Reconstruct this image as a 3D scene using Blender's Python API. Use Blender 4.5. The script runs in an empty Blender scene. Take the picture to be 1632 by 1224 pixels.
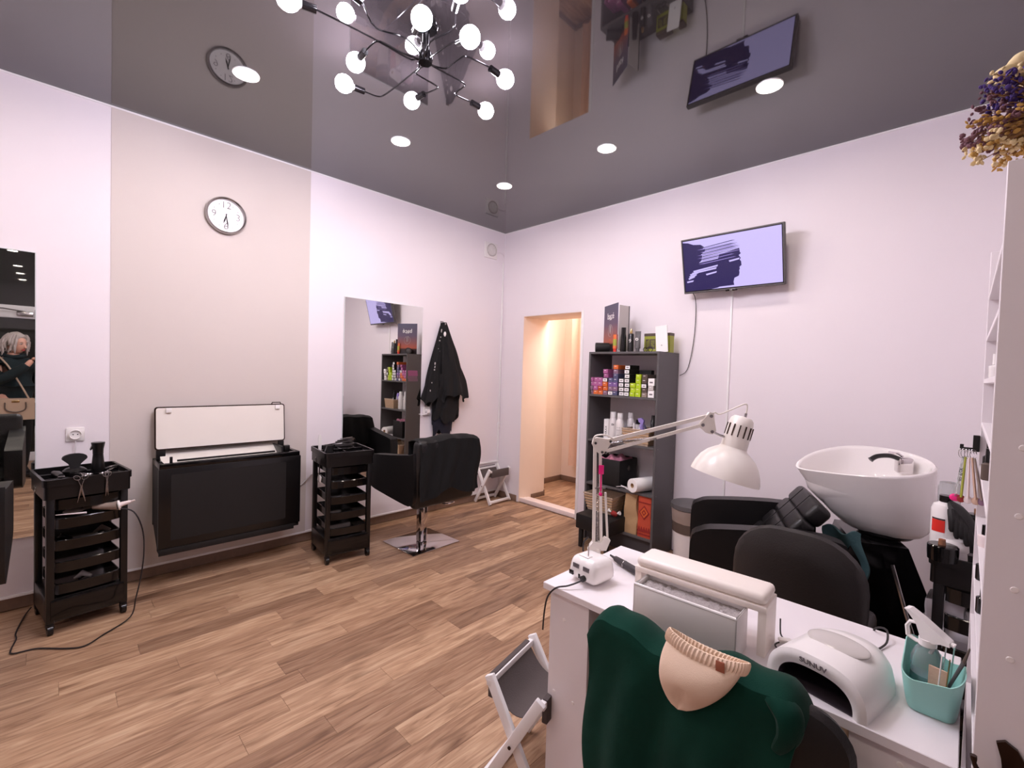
import bpy, bmesh, math, random
from mathutils import Vector, Matrix, noise
random.seed(7)
PI = math.pi
sc = bpy.context.scene
COL = sc.collection
H = 3.012                      # ceiling height

# ------------------------------------------------------------------ camera
cam_d = bpy.data.cameras.new('camera'); cam = bpy.data.objects.new('camera', cam_d); COL.objects.link(cam)
sc.camera = cam
_pitch, _roll, _yaw = .0282, .0301, .7808
fw = Vector((-math.sin(_yaw)*math.cos(_pitch), math.cos(_yaw)*math.cos(_pitch), -math.sin(_pitch)))
rt = Vector((math.cos(_yaw), math.sin(_yaw), 0)); up = rt.cross(fw)
r2 = rt*math.cos(_roll)+up*math.sin(_roll); u2 = -rt*math.sin(_roll)+up*math.cos(_roll)
cam.matrix_world = Matrix(((r2.x, u2.x, -fw.x, 3.8141), (r2.y, u2.y, -fw.y, -3.6698), (r2.z, u2.z, -fw.z, 1.45), (0, 0, 0, 1)))
cam_d.sensor_width = 36; cam_d.lens = 36*731.94/1632; cam_d.clip_start = .02; cam_d.clip_end = 60

# ------------------------------------------------------------------ world, exposure
w = bpy.data.worlds.new('night'); sc.world = w; w.use_nodes = True
w.node_tree.nodes['Background'].inputs[0].default_value = (.004, .005, .009, 1)
w.node_tree.nodes['Background'].inputs[1].default_value = 1
sc.view_settings.view_transform = 'Standard'; sc.view_settings.look = 'None'
sc.view_settings.exposure = 1.57; sc.view_settings.gamma = 1; sc.view_settings.use_curve_mapping = False
try:
    sc.cycles.max_bounces = 10; sc.cycles.diffuse_bounces = 6; sc.cycles.glossy_bounces = 6; sc.cycles.use_denoising = True
except Exception: pass
BULB_POWER = 80; SPOT_POWER = 68; HALL_POWER = 7; SHOP_POWER = 30

# ------------------------------------------------------------------ materials
def lin(c):
    c = c/255
    return c/12.92 if c <= .04045 else ((c+.055)/1.055)**2.4
MATS = {}
def M(name, rgb=None, rough=.5, metal=0, var=.06, vs=9, bump=0, bs=60, **kw):
    if name in MATS: return MATS[name]
    m = bpy.data.materials.new(name); m.use_nodes = True; nt = m.node_tree; b = nt.nodes['Principled BSDF']
    col = tuple(lin(v) for v in rgb)+(1,)
    b.inputs['Base Color'].default_value = col; b.inputs['Roughness'].default_value = rough; b.inputs['Metallic'].default_value = metal
    for k, v in kw.items(): b.inputs[k.replace('_', ' ')].default_value = v
    tc = nt.nodes.new('ShaderNodeTexCoord')
    if var:
        n = nt.nodes.new('ShaderNodeTexNoise'); n.inputs['Scale'].default_value = vs; n.inputs['Detail'].default_value = 3
        nt.links.new(tc.outputs['Object'], n.inputs['Vector'])
        mx = nt.nodes.new('ShaderNodeMix'); mx.data_type = 'RGBA'
        mx.inputs['A'].default_value = tuple(v*(1-var) for v in col[:3])+(1,)
        mx.inputs['B'].default_value = tuple(min(1, v*(1+var)) for v in col[:3])+(1,)
        nt.links.new(n.outputs['Fac'], mx.inputs['Factor']); nt.links.new(mx.outputs['Result'], b.inputs['Base Color'])
    if bump:
        n2 = nt.nodes.new('ShaderNodeTexNoise'); n2.inputs['Scale'].default_value = bs; n2.inputs['Detail'].default_value = 4
        bp = nt.nodes.new('ShaderNodeBump'); bp.inputs['Strength'].default_value = bump; bp.inputs['Distance'].default_value = .01
        nt.links.new(tc.outputs['Object'], n2.inputs['Vector']); nt.links.new(n2.outputs['Fac'], bp.inputs['Height']); nt.links.new(bp.outputs['Normal'], b.inputs['Normal'])
    MATS[name] = m; return m
def EM(name, rgb, strength):
    if name in MATS: return MATS[name]
    m = bpy.data.materials.new(name); m.use_nodes = True; nt = m.node_tree; b = nt.nodes['Principled BSDF']
    c = tuple(lin(v) for v in rgb)+(1,)
    b.inputs['Base Color'].default_value = (.01, .01, .012, 1) if name.startswith('tv') else c; b.inputs['Roughness'].default_value = .25; b.inputs['Emission Color'].default_value = c; b.inputs['Emission Strength'].default_value = strength
    MATS[name] = m; return m
def wood_floor():
    m = bpy.data.materials.new('oak_floor'); m.use_nodes = True; nt = m.node_tree; b = nt.nodes['Principled BSDF']; N = nt.nodes.new; L = nt.links.new
    tc = N('ShaderNodeTexCoord'); oi = N('ShaderNodeObjectInfo')
    mul = N('ShaderNodeVectorMath'); mul.operation = 'SCALE'; mul.inputs[0].default_value = (37, 91, 13); L(oi.outputs['Random'], mul.inputs['Scale'])
    add = N('ShaderNodeVectorMath'); add.operation = 'ADD'; L(tc.outputs['Object'], add.inputs[0]); L(mul.outputs[0], add.inputs[1])
    mp = N('ShaderNodeMapping'); mp.inputs['Scale'].default_value = (24, 2.2, 1); L(add.outputs[0], mp.inputs['Vector'])
    n1 = N('ShaderNodeTexNoise'); n1.inputs['Scale'].default_value = 1.6; n1.inputs['Detail'].default_value = 6; n1.inputs['Distortion'].default_value = 1.2; L(mp.outputs[0], n1.inputs['Vector'])
    mp2 = N('ShaderNodeMapping'); mp2.inputs['Scale'].default_value = (70, 3.5, 1); L(add.outputs[0], mp2.inputs['Vector'])
    n2 = N('ShaderNodeTexNoise'); n2.inputs['Scale'].default_value = 2.4; n2.inputs['Detail'].default_value = 4; L(mp2.outputs[0], n2.inputs['Vector'])
    r1 = N('ShaderNodeValToRGB'); r1.color_ramp.elements[0].position = .30; r1.color_ramp.elements[1].position = .68
    r1.color_ramp.elements[0].color = (lin(140), lin(108), lin(84), 1); r1.color_ramp.elements[1].color = (lin(198), lin(167), lin(138), 1)
    e = r1.color_ramp.elements.new(.48); e.color = (lin(176), lin(141), lin(113), 1)
    L(n1.outputs['Fac'], r1.inputs['Fac'])
    # plank to plank tone
    r3 = N('ShaderNodeValToRGB'); r3.color_ramp.interpolation = 'LINEAR'
    r3.color_ramp.elements[0].color = (.58, .53, .51, 1); r3.color_ramp.elements[1].color = (1.08, 1.08, 1.05, 1)
    e = r3.color_ramp.elements.new(.35); e.color = (.86, .82, .79, 1); e = r3.color_ramp.elements.new(.7); e.color = (1.0, 1.0, .98, 1)
    L(oi.outputs['Random'], r3.inputs['Fac'])
    m1 = N('ShaderNodeMix'); m1.data_type = 'RGBA'; m1.blend_type = 'MULTIPLY'; m1.inputs['Factor'].default_value = 1; L(r1.outputs[0], m1.inputs['A']); L(r3.outputs[0], m1.inputs['B'])
    r2_ = N('ShaderNodeValToRGB'); r2_.color_ramp.elements[0].position = .36; r2_.color_ramp.elements[1].position = .56
    r2_.color_ramp.elements[0].color = (.84, .82, .80, 1); r2_.color_ramp.elements[1].color = (1.04, 1.04, 1.04, 1); L(n2.outputs['Fac'], r2_.inputs['Fac'])
    m2 = N('ShaderNodeMix'); m2.data_type = 'RGBA'; m2.blend_type = 'MULTIPLY'; m2.inputs['Factor'].default_value = .75; L(m1.outputs['Result'], m2.inputs['A']); L(r2_.outputs[0], m2.inputs['B'])
    # knots
    mp3 = N('ShaderNodeMapping'); mp3.inputs['Scale'].default_value = (9, 2.6, 1); L(add.outputs[0], mp3.inputs['Vector'])
    wv = N('ShaderNodeTexNoise'); wv.inputs['Scale'].default_value = 1.1; wv.inputs['Detail'].default_value = 1; L(mp3.outputs[0], wv.inputs['Vector'])
    r4 = N('ShaderNodeValToRGB'); r4.color_ramp.elements[0].position = .24; r4.color_ramp.elements[1].position = .36
    r4.color_ramp.elements[0].color = (.5, .44, .4, 1); r4.color_ramp.elements[1].color = (1, 1, 1, 1); L(wv.outputs['Fac'], r4.inputs['Fac'])
    m3 = N('ShaderNodeMix'); m3.data_type = 'RGBA'; m3.blend_type = 'MULTIPLY'; m3.inputs['Factor'].default_value = .8; L(m2.outputs['Result'], m3.inputs['A']); L(r4.outputs[0], m3.inputs['B'])
    L(m3.outputs['Result'], b.inputs['Base Color'])
    b.inputs['Roughness'].default_value = .42; b.inputs['Specular IOR Level'].default_value = .35
    bp = N('ShaderNodeBump'); bp.inputs['Strength'].default_value = .12; bp.inputs['Distance'].default_value = .003; L(n2.outputs['Fac'], bp.inputs['Height']); L(bp.outputs[0], b.inputs['Normal'])
    return m
WOOD = wood_floor()
M('wall_white', (236, 229, 233), .75, var=.012, vs=2, bump=.04, bs=220)
M('wall_beige', (211, 201, 195), .8, var=.02, vs=3, bump=.06, bs=260)
M('wall_peach', (238, 220, 204), .8, var=.02)
M('ceil_gloss', (36, 32, 33), .03, var=0, IOR=2.1)
M('white_trim', (240, 238, 238), .45, var=.01)
M('base_wood', (128, 104, 88), .5, var=.2, vs=30)
M('white_lam', (232, 226, 228), .38, var=.015)
M('white_plastic', (236, 232, 230), .28, var=.01)
M('white_gloss', (240, 236, 234), .12, var=.01, Coat_Weight=.5)
M('white_enamel', (236, 230, 222), .3, var=.015)
M('cream_pad', (238, 228, 220), .42, var=.015)
M('black_plastic', (13, 11, 12), .3, var=.1)
M('black_gloss', (9, 8, 9), .12, var=.1)
M('black_matte', (14, 12, 13), .62, var=.15)
M('black_leather', (15, 13, 14), .42, var=.12, bump=.12, bs=160)
M('grey_leather', (38, 34, 33), .45, var=.1, bump=.1, bs=160)
M('black_cloth', (11, 9, 11), .9, var=.2, bump=.2, bs=120)
M('navy_cloth', (16, 16, 32), .9, var=.15, bump=.2)
M('velvet_black', (5, 5, 6), .95, var=.2)
M('chrome', (215, 210, 210), .07, 1, var=.01)
M('brass_dark', (70, 55, 48), .32, 1, var=.15)
M('steel', (170, 166, 166), .25, 1, var=.05)
M('screw_cap', (240, 234, 232), .4, var=.01)
M('mirror', (226, 226, 222), .008, 1, var=0)
M('mirror_edge', (220, 225, 225), .2, var=.01)
M('graphite', (88, 85, 86), .5, var=.04)
M('shelf_dark', (66, 62, 64), .5, var=.05)
M('canvas_grey', (84, 75, 74), .9, var=.08, bump=.2, bs=200)
M('dark_canvas', (60, 53, 57), .6, var=.1, bump=.1)
M('green_fleece', (7, 52, 41), .95, var=.35, vs=9, bump=.12, bs=400, Sheen_Weight=.05, Specular_IOR_Level=.15)
M('beige_knit', (232, 206, 182), .9, var=.04, bump=.10, bs=420)
M('rust_leather', (150, 84, 58), .6, var=.1)
M('mint', (150, 205, 195), .4, var=.03)
M('clear_plastic', (235, 240, 240), .15, var=0, Transmission_Weight=.85, IOR=1.35)
M('liquid_teal', (90, 185, 195), .2, var=0, Transmission_Weight=.4)
M('kraft', (186, 152, 112), .85, var=.1, bump=.3, bs=25)
M('red_print', (196, 78, 52), .8, var=.12, vs=20)
M('dark_red', (150, 40, 36), .7, var=.1)
M('wicker', (190, 168, 146), .85, var=.25, vs=60, bump=.6, bs=90)
M('pink_towel', (178, 116, 136), .95, var=.1, bump=.3)
M('teal_towel', (62, 92, 96), .95, var=.15, bump=.3)
M('hot_pink', (240, 28, 130), .4, var=.02)
M('paper', (244, 242, 240), .8, var=.01)
M('lavender', (170, 150, 220), .5, var=.05)
M('lime', (178, 206, 30), .5, var=.05)
M('magenta_box', (168, 92, 142), .5, var=.06)
M('mauve_box', (132, 100, 122), .5, var=.06)
M('purple_box', (122, 90, 150), .5, var=.06)
M('indigo_box', (84, 84, 120), .5, var=.06)
M('orange_box', (216, 106, 48), .5, var=.06)
M('redorange_box', (190, 68, 30), .5, var=.06)
M('beige_box', (150, 134, 124), .5, var=.06)
M('brown_box', (88, 74, 66), .5, var=.06)
M('pinkwhite', (236, 222, 220), .4, var=.02)
M('red_plastic', (224, 50, 40), .35, var=.02)
M('olive_box', (160, 164, 60), .5, var=.04)
M('ink', (26, 22, 26), .6, var=0)
M('ink_grey', (120, 112, 116), .6, var=0)
M('skin', (214, 164, 142), .5, var=.04)
M('hair', (176, 166, 160), .7, var=.2, vs=30)
M('teal_coat', (14, 30, 34), .9, var=.2, bump=.2)
M('tan_bag', (176, 152, 130), .45, var=.05)
M('gold', (200, 170, 120), .25, 1, var=.02)
M('lips', (170, 60, 60), .4, var=0)
M('eye_white', (235, 230, 228), .3, var=0)
M('frame_white', (225, 226, 228), .4, var=.01)
M('glass_night', (44, 44, 42), .02, var=0, IOR=1.55)
M('asphalt', (40, 40, 44), .9, var=.1)
M('curtain', (206, 172, 150), .9, var=.1, vs=30, bump=.2)
M('bag_plastic', (206, 200, 204), .2, var=.05, Transmission_Weight=.4)
M('grey_mesh', (172, 164, 162), .8, var=.3, vs=160, bump=.6, bs=200)
M('uv_shadow', (58, 50, 56), .3, var=.2, vs=40)
M('grey_cover', (196, 190, 186), .2, var=.02)
M('cord_white', (225, 220, 222), .5, var=0)
M('cord_dark', (34, 28, 30), .5, var=0)
M('stem', (150, 112, 72), .8, var=.2)
M('petal_purple', (70, 50, 120), .9, var=.2)
M('petal_mauve', (122, 86, 96), .9, var=.2)
M('petal_cream', (226, 206, 160), .9, var=.1)
M('petal_gold', (190, 150, 80), .9, var=.2)
M('amber', (140, 96, 70), .25, var=.1)
EM('bulb_glow', (246, 238, 255), BULB_POWER)
EM('spot_glow', (255, 238, 226), SPOT_POWER)
EM('tv_lilac', (208, 194, 255), .34)
EM('tv_dark', (42, 30, 100), .24)
EM('tv_mid', (150, 132, 205), .32)

# ------------------------------------------------------------------ mesh helpers
WM = {}
class B:
    def __init__(s): s.bm = bmesh.new()
    def box(s, x0, x1, y0, y1, z0, z1, r=0, seg=2):
        return s.obox(((x0+x1)/2, (y0+y1)/2, (z0+z1)/2), (abs(x1-x0), abs(y1-y0), abs(z1-z0)), None, r, seg)
    def obox(s, c, size, rot=None, r=0, seg=2):
        mt = Matrix.Translation(c)
        if rot is not None: mt = mt @ (rot if isinstance(rot, Matrix) else Matrix.Rotation(rot, 4, 'Z'))
        mt = mt @ Matrix.Diagonal((*size, 1))
        g = bmesh.ops.create_cube(s.bm, size=1, matrix=mt)
        if r > 0:
            r = min(r, min(size)*.49)
            vs = g['verts']; es = {e for v in vs for e in v.link_edges}
            bmesh.ops.bevel(s.bm, geom=list(vs)+list(es), offset=r, segments=seg, affect='EDGES', profile=.5)
        return s
    def cyl(s, p0, p1, r0, r1=None, seg=16, cap=True):
        return s.tube([p0, p1], [r0, r0 if r1 is None else r1], seg, cap)
    def tube(s, pts, r, seg=8, cap=True, close=False, flat=None):
        pts = [Vector(p) for p in pts]; n = len(pts)
        rs = r if isinstance(r, (list, tuple)) else [r]*n
        tans = []
        for i in range(n):
            if close: t = pts[(i+1) % n]-pts[i-1]
            elif i == 0: t = pts[1]-pts[0]
            elif i == n-1: t = pts[-1]-pts[-2]
            else: t = (pts[i+1]-pts[i]).normalized()+(pts[i]-pts[i-1]).normalized()
            tans.append(t.normalized() if t.length > 1e-9 else Vector((0, 0, 1)))
        a = Vector((0, 0, 1)) if abs(tans[0].z) < .9 else Vector((1, 0, 0))
        u = tans[0].cross(a).normalized(); rings = []
        for i in range(n):
            t = tans[i]; u = (u-t*u.dot(t)); u = u.normalized() if u.length > 1e-6 else t.orthogonal().normalized(); v = t.cross(u)
            fl = flat or 1
            rings.append([s.bm.verts.new(pts[i]+(u*math.cos(2*PI*k/seg)+v*math.sin(2*PI*k/seg)*fl)*rs[i]) for k in range(seg)])
        rng = range(n) if close else range(n-1)
        for i in rng:
            A, C = rings[i], rings[(i+1) % n]
            for k in range(seg): s.bm.faces.new((A[k], A[(k+1) % seg], C[(k+1) % seg], C[k]))
        if cap and not close:
            s.bm.faces.new(rings[0][::-1]); s.bm.faces.new(rings[-1])
        return s
    def lathe(s, prof, c=(0, 0, 0), seg=24, rot=None, sx=1, sy=1):
        mt = Matrix.Translation(c) @ (rot if rot is not None else Matrix.Identity(4)); rings = []
        for (r, z) in prof:
            if r < 1e-6: rings.append([s.bm.verts.new(mt @ Vector((0, 0, z)))])
            else: rings.append([s.bm.verts.new(mt @ Vector((r*sx*math.cos(2*PI*k/seg), r*sy*math.sin(2*PI*k/seg), z))) for k in range(seg)])
        for i in range(len(rings)-1):
            A, C = rings[i], rings[i+1]
            for k in range(seg):
                k2 = (k+1) % seg
                if len(A) == 1 and len(C) == 1: continue
                if len(A) == 1: s.bm.faces.new((A[0], C[k2], C[k]))
                elif len(C) == 1: s.bm.faces.new((A[k], A[k2], C[0]))
                else: s.bm.faces.new((A[k], A[k2], C[k2], C[k]))
        return s
    def ell(s, c, rad, seg=16, rot=None):
        n = max(6, seg//2); prof = [(math.sin(PI*i/n), -math.cos(PI*i/n)) for i in range(n+1)]
        m = (rot if rot is not None else Matrix.Identity(4)) @ Matrix.Diagonal((*rad, 1))
        return s.lathe(prof, c, seg, m)
    def prism(s, pts, axis, a, b):
        f = {'x': lambda p, q, t: (t, p, q), 'y': lambda p, q, t: (p, t, q), 'z': lambda p, q, t: (p, q, t)}[axis]
        A = [s.bm.verts.new(f(p, q, a)) for p, q in pts]; C = [s.bm.verts.new(f(p, q, b)) for p, q in pts]; n = len(pts)
        s.bm.faces.new(A[::-1]); s.bm.faces.new(C)
        for i in range(n): s.bm.faces.new((A[i], A[(i+1) % n], C[(i+1) % n], C[i]))
        return s
    def sheet(s, fn, nu, nv, thick=0, wrapu=False):
        g = [[Vector(fn(i/nu, j/nv)) for j in range(nv+1)] for i in range(nu+1)]
        def layer(off):
            V = [[None]*(nv+1) for _ in range(nu+1)]
            for i in range(nu+1):
                for j in range(nv+1):
                    p = g[i][j]
                    if off:
                        du = g[min(i+1, nu)][j]-g[max(i-1, 0)][j]; dv = g[i][min(j+1, nv)]-g[i][max(j-1, 0)]
                        nn = du.cross(dv); nn = nn.normalized() if nn.length > 1e-12 else Vector((0, 0, 1)); p = p+nn*off
                    V[i][j] = s.bm.verts.new(p)
            return V
        A = layer(0)
        for i in range(nu):
            for j in range(nv): s.bm.faces.new((A[i][j], A[i+1][j], A[i+1][j+1], A[i][j+1]))
        if thick:
            C = layer(-thick)
            for i in range(nu):
                for j in range(nv): s.bm.faces.new((C[i][j], C[i][j+1], C[i+1][j+1], C[i+1][j]))
            for i in range(nu):
                s.bm.faces.new((A[i+1][0], A[i][0], C[i][0], C[i+1][0])); s.bm.faces.new((A[i][nv], A[i+1][nv], C[i+1][nv], C[i][nv]))
            for j in range(nv):
                s.bm.faces.new((A[0][j], A[0][j+1], C[0][j+1], C[0][j])); s.bm.faces.new((A[nu][j+1], A[nu][j], C[nu][j], C[nu][j+1]))
        return s
    def jitter(s, amp, sc_=8, seed=0):
        for v in s.bm.verts:
            v.co += noise.noise_vector(v.co*sc_+Vector((seed, seed*2, 0)))*amp
        return s
    def xf(s, m): s.bm.transform(m); return s
    def done(s, name, mat, parent=None, label=None, cat=None, group=None, kind=None, angle=35, flat=False):
        bm = s.bm
        bmesh.ops.recalc_face_normals(bm, faces=bm.faces)
        if parent is not None: bm.transform(WM[parent.name].inverted())
        loc = None
        if parent is None and bm.verts:
            xs = [v.co.x for v in bm.verts]; ys = [v.co.y for v in bm.verts]; zs = [v.co.z for v in bm.verts]
            loc = Vector(((min(xs)+max(xs))/2, (min(ys)+max(ys))/2, min(zs))); bm.transform(Matrix.Translation(-loc))
        me = bpy.data.meshes.new(name); bm.to_mesh(me); bm.free()
        if not flat:
            for p in me.polygons: p.use_smooth = True
            me.set_sharp_from_angle(angle=math.radians(angle))
        me.materials.append(MATS[mat] if isinstance(mat, str) else mat)
        o = bpy.data.objects.new(name, me); COL.objects.link(o)
        if parent is not None: o.parent = parent; WM[o.name] = WM[parent.name]
        else: o.location = loc; WM[o.name] = Matrix.Translation(loc)
        if label: o['label'] = label
        if cat: o['category'] = cat
        if group: o['group'] = group
        if kind: o['kind'] = kind
        return o
def thing(name, label, cat, loc=(0, 0, 0), rotz=0, group=None):
    o = bpy.data.objects.new(name, None); COL.objects.link(o); o.location = loc; o.rotation_euler = (0, 0, rotz); o.empty_display_size = .05
    o['label'] = label; o['category'] = cat
    if group: o['group'] = group
    WM[o.name] = Matrix.Translation(loc) @ Matrix.Rotation(rotz, 4, 'Z')
    return o
def place(o, loc, rotz=0): o.location = loc; o.rotation_euler = (0, 0, rotz)
def copy_tree(o, parent=None):
    c = o.copy(); COL.objects.link(c); c.parent = parent
    for ch in list(o.children): copy_tree(ch, c)
    return c
def dup(o, loc, rotz, label):
    c = copy_tree(o); place(c, loc, rotz); c['label'] = label
    WM[c.name] = Matrix.Translation(loc) @ Matrix.Rotation(rotz, 4, 'Z'); return c
def text(body, size, name, mat, parent, mtx, ext=.0006, bold=0):
    cu = bpy.data.curves.new(name, 'FONT'); cu.body = body; cu.size = size; cu.extrude = ext; cu.offset = bold; cu.align_x = 'CENTER'; cu.align_y = 'CENTER'; cu.resolution_u = 3
    t = bpy.data.objects.new('tmp', cu); COL.objects.link(t)
    dg = bpy.context.evaluated_depsgraph_get(); me = bpy.data.meshes.new_from_object(t.evaluated_get(dg)); bpy.data.objects.remove(t)
    me.name = name; me.transform(WM[parent.name].inverted() @ mtx)
    me.materials.clear(); me.materials.append(MATS[mat])
    o = bpy.data.objects.new(name, me); COL.objects.link(o); o.parent = parent; WM[o.name] = WM[parent.name]; return o
def frame(origin, xdir, ydir):     # matrix whose local x, y run along the given directions
    x = Vector(xdir).normalized(); z = x.cross(Vector(ydir)).normalized(); y = z.cross(x)
    return Matrix(((x.x, y.x, z.x, origin[0]), (x.y, y.y, z.y, origin[1]), (x.z, y.z, z.z, origin[2]), (0, 0, 0, 1)))
def arc(cx, cy, r, a0, a1, n): return [(cx+r*math.cos(a0+(a1-a0)*i/n), cy+r*math.sin(a0+(a1-a0)*i/n)) for i in range(n+1)]
def rrect(x0, x1, y0, y1, r, n=5):
    return arc(x1-r, y1-r, r, 0, PI/2, n)+arc(x0+r, y1-r, r, PI/2, PI, n)+arc(x0+r, y0+r, r, PI, 1.5*PI, n)+arc(x1-r, y0+r, r, 1.5*PI, 2*PI, n)
def smooth_pts(pts, k=4):          # Catmull-Rom
    P = [Vector(p) for p in pts]; out = []
    for i in range(len(P)-1):
        p0 = P[max(i-1, 0)]; p1 = P[i]; p2 = P[i+1]; p3 = P[min(i+2, len(P)-1)]
        for j in range(k):
            t = j/k; out.append(.5*((2*p1)+(p2-p0)*t+(2*p0-5*p1+4*p2-p3)*t*t+(-p0+3*p1-3*p2+p3)*t**3))
    out.append(P[-1]); return out
def RX(a): return Matrix.Rotation(a, 4, 'X')
def RY(a): return Matrix.Rotation(a, 4, 'Y')
def RZ(a): return Matrix.Rotation(a, 4, 'Z')
# ------------------------------------------------------------------ room shell
XR = 4.22; XG = 5.45; YB = -5.25; YN = -2.6
B().box(-.2, XG+.1, YB-.1, .0, -.12, -.006).done('floor', WOOD, kind='structure')
floor = bpy.data.objects['floor']
PW = .1246; X0 = .9845-8*PW
known = {8: -2.73, 9: -2.323, 10: -1.952, 11: -3.123, 12: -1.98, 13: -2.835, 15: -1.634, 16: -1.958, 17: -2.434, 18: -2.688}
LONG, SHORT = .908, .605
def plank_mesh(L, W=PW):
    b = B(); b.box(-W/2+.0004, W/2-.0004, -L/2+.0004, L/2-.0004, -.0055, 0, .0006, 1)
    me = bpy.data.meshes.new('plank'); b.bm.to_mesh(me); b.bm.free(); me.materials.append(WOOD); return me
pm = {}
def put_plank(x, y0, y1):
    k = round(y1-y0, 2)
    if k < .04: return
    if k not in pm: pm[k] = plank_mesh(y1-y0)
    o = bpy.data.objects.new('plank', pm[k]); COL.objects.link(o); o.parent = floor; o.matrix_parent_inverse = floor.matrix_basis.inverted()
    o.location = (x, (y0+y1)/2, 0)
bpy.context.view_layer.update()
rr = random.Random(3)
for i in range(0, 34):
    x = X0+(i+.5)*PW
    if x+PW/2 > XR: break
    if x-PW/2 < -.01: continue
    y = known.get(i, -2.5+rr.uniform(-.7, .7))
    k = rr.randint(0, 1); cuts = [y]
    yy = y; a = k
    while yy < -.01:
        yy = yy+(LONG if a % 3 else SHORT); a += 1; cuts.append(min(yy, -.005))
    yy = y; a = k+1
    while yy > -4.7:
        yy = yy-(LONG if a % 3 else SHORT); a += 1; cuts.insert(0, yy)
    for c0, c1 in zip(cuts, cuts[1:]): put_plank(x, c0, c1)
for i in range(-1, 9):
    x = X0+(i+.5)*PW
    y = .42+rr.uniform(0, .5)
    put_plank(x, .20, y); put_plank(x, y, min(y+.9, 1.6))
B().box(-.3, 1.4, .0, 1.75, -.12, -.006).done('floor_hall', WOOD, kind='structure')

# left wall with its beige wallpapered panel
wl = B().box(-.15, 0, YB, .2, .078, H+.1).done('wall_left', 'wall_white', kind='structure')
B().box(-.001, .0035, -3.40, -2.188, .088, H).done('wallpaper_stripe', 'wall_beige', wl)
B().box(-.15, -.012, YB, .2, 0, .08).done('baseboard_left', 'base_wood', kind='structure')
B().box(-.01, .006, YB, -.002, .072, .088, .002).done('trim_1', 'white_trim', kind='structure')
# back wall (television wall) round the doorway
DX0, DX1, DZ = .33, 1.105, 2.052
bw = B(); bw.box(-.15, DX0, 0, .42, 0, H+.1); bw.box(DX1, XR+.1, 0, .42, 0, H+.1); bw.box(DX0, DX1, 0, .42, DZ, H+.1)
wb = bw.done('wall_back', 'wall_white', kind='structure')
B().box(DX0-.002, DX0+.003, .004, .425, 0, DZ).done('jamb_lining', 'wall_peach', wb)
B().box(DX0, DX1, .004, .42, DZ-.004, DZ+.001).done('lintel_lining', 'wall_peach', wb)
B().box(DX1-.003, DX1+.002, .004, .42, 0, DZ).done('jamb_lining', 'wall_peach', wb)
B().box(DX1+.004, DX1+.035, -.006, 0, 0, DZ+.01, .002).done('corner_bead', 'white_trim', wb)
B().box(.002, DX0-.03, -.012, 0, 0, .07, .003).done('baseboard_back', 'base_wood', kind='structure')
B().box(2.14, XR, -.012, 0, 0, .07, .003).done('baseboard_back', 'base_wood', kind='structure')
th = B(); 
for k in range(3): th.box(DX0, DX1, .02+k*.05, .065+k*.05, 0, .045-.006*k, .003)
th.done('door_threshold', 'wicker' if False else 'pinkwhite', kind='structure')
# hall behind the doorway
hw = B(); hw.box(-.2, -.05, .42, 1.75, 0, 2.5); hw.box(-.2, 1.5, 1.22, 1.75, 0, 2.5); hw.box(1.35, 1.5, .42, 1.22, 0, 2.5)
hw.done('wall_hall', 'wall_peach', kind='structure')
B().box(-.2, 1.5, .42, 1.75, 2.42, 2.5).done('ceiling_hall', 'wall_peach', kind='structure')
B().box(-.05, -.038, .44, 1.22, 0, .07, .002).done('baseboard_hall', 'base_wood', kind='structure')
B().box(-.038, 1.35, 1.208, 1.22, 0, .07, .002).done('baseboard_hall', 'base_wood', kind='structure')
B().box(DX0-.3, DX0+.012, .42, .432, 0, .07, .002).done('baseboard_hall', 'base_wood', kind='structure')
B().box(DX0-.0, DX0+.010, .2, .42, 0, .055, .002).done('baseboard_hall', 'base_wood', kind='structure')
cu = thing('curtain', 'long peach fabric curtain hanging in the hall beyond the doorway', 'curtain', (.6, .95, .25))
B().sheet(lambda u, v: (.275+u*.75, .95+.03*math.sin(u*22)+.01*math.sin(v*5+u*9), .28+v*1.98), 44, 8, .004).done('fabric', 'curtain', cu)
B().cyl((-.04, .95, 2.27), (1.34, .95, 2.27), .012).done('curtain_rod', 'white_trim', cu)
# right hand walls, glazed shop front, rear wall
B().box(XR, XR+.12, YN, .0, 0, H+.1).done('wall_right', 'wall_white', kind='structure')
B().box(XR, XG, YN, YN+.12, 0, H+.1).done('wall_recess', 'wall_white', kind='structure')
B().box(-.15, XG+.1, YB-.12, YB, 0, H+.1).done('wall_rear', 'wall_white', kind='structure')
wf = B(); wf.box(XG, XG+.1, -5.25, -4.75, 0, H+.1); wf.box(XG, XG+.1, -2.9, YN+.12, 0, H+.1)
wf.done('wall_front', 'wall_white', kind='structure')
dr = B()
for (y0, y1) in ((-4.75, -4.69), (-2.96, -2.9), (-3.80, -3.72)): dr.box(XG-.01, XG+.07, y0, y1, 0, H, .004)
for (z0, z1) in ((0, .12), (1.97, 2.14), (H-.06, H)): dr.box(XG-.012, XG+.072, -4.75, -2.9, z0, z1, .004)
df = dr.done('door_1', 'frame_white', kind='structure')
B().box(XG+.02, XG+.03, -4.69, -3.80, .12, 1.97).done('pane', 'glass_night', df)
B().box(XG+.02, XG+.03, -3.72, -2.96, .12, 1.97).done('pane', 'glass_night', df)
B().box(XG+.02, XG+.03, -4.69, -2.96, 2.14, H-.06).done('pane', 'glass_night', df)
B().box(XG-.06, XG-.01, -3.98, -3.82, 2.0, 2.06, .006).tube([(XG-.04, -3.9, 2.06), (XG-.14, -4.1, 2.08), (XG-.04, -4.3, 2.07)], .008).done('door_closer', 'steel', df)
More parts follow.
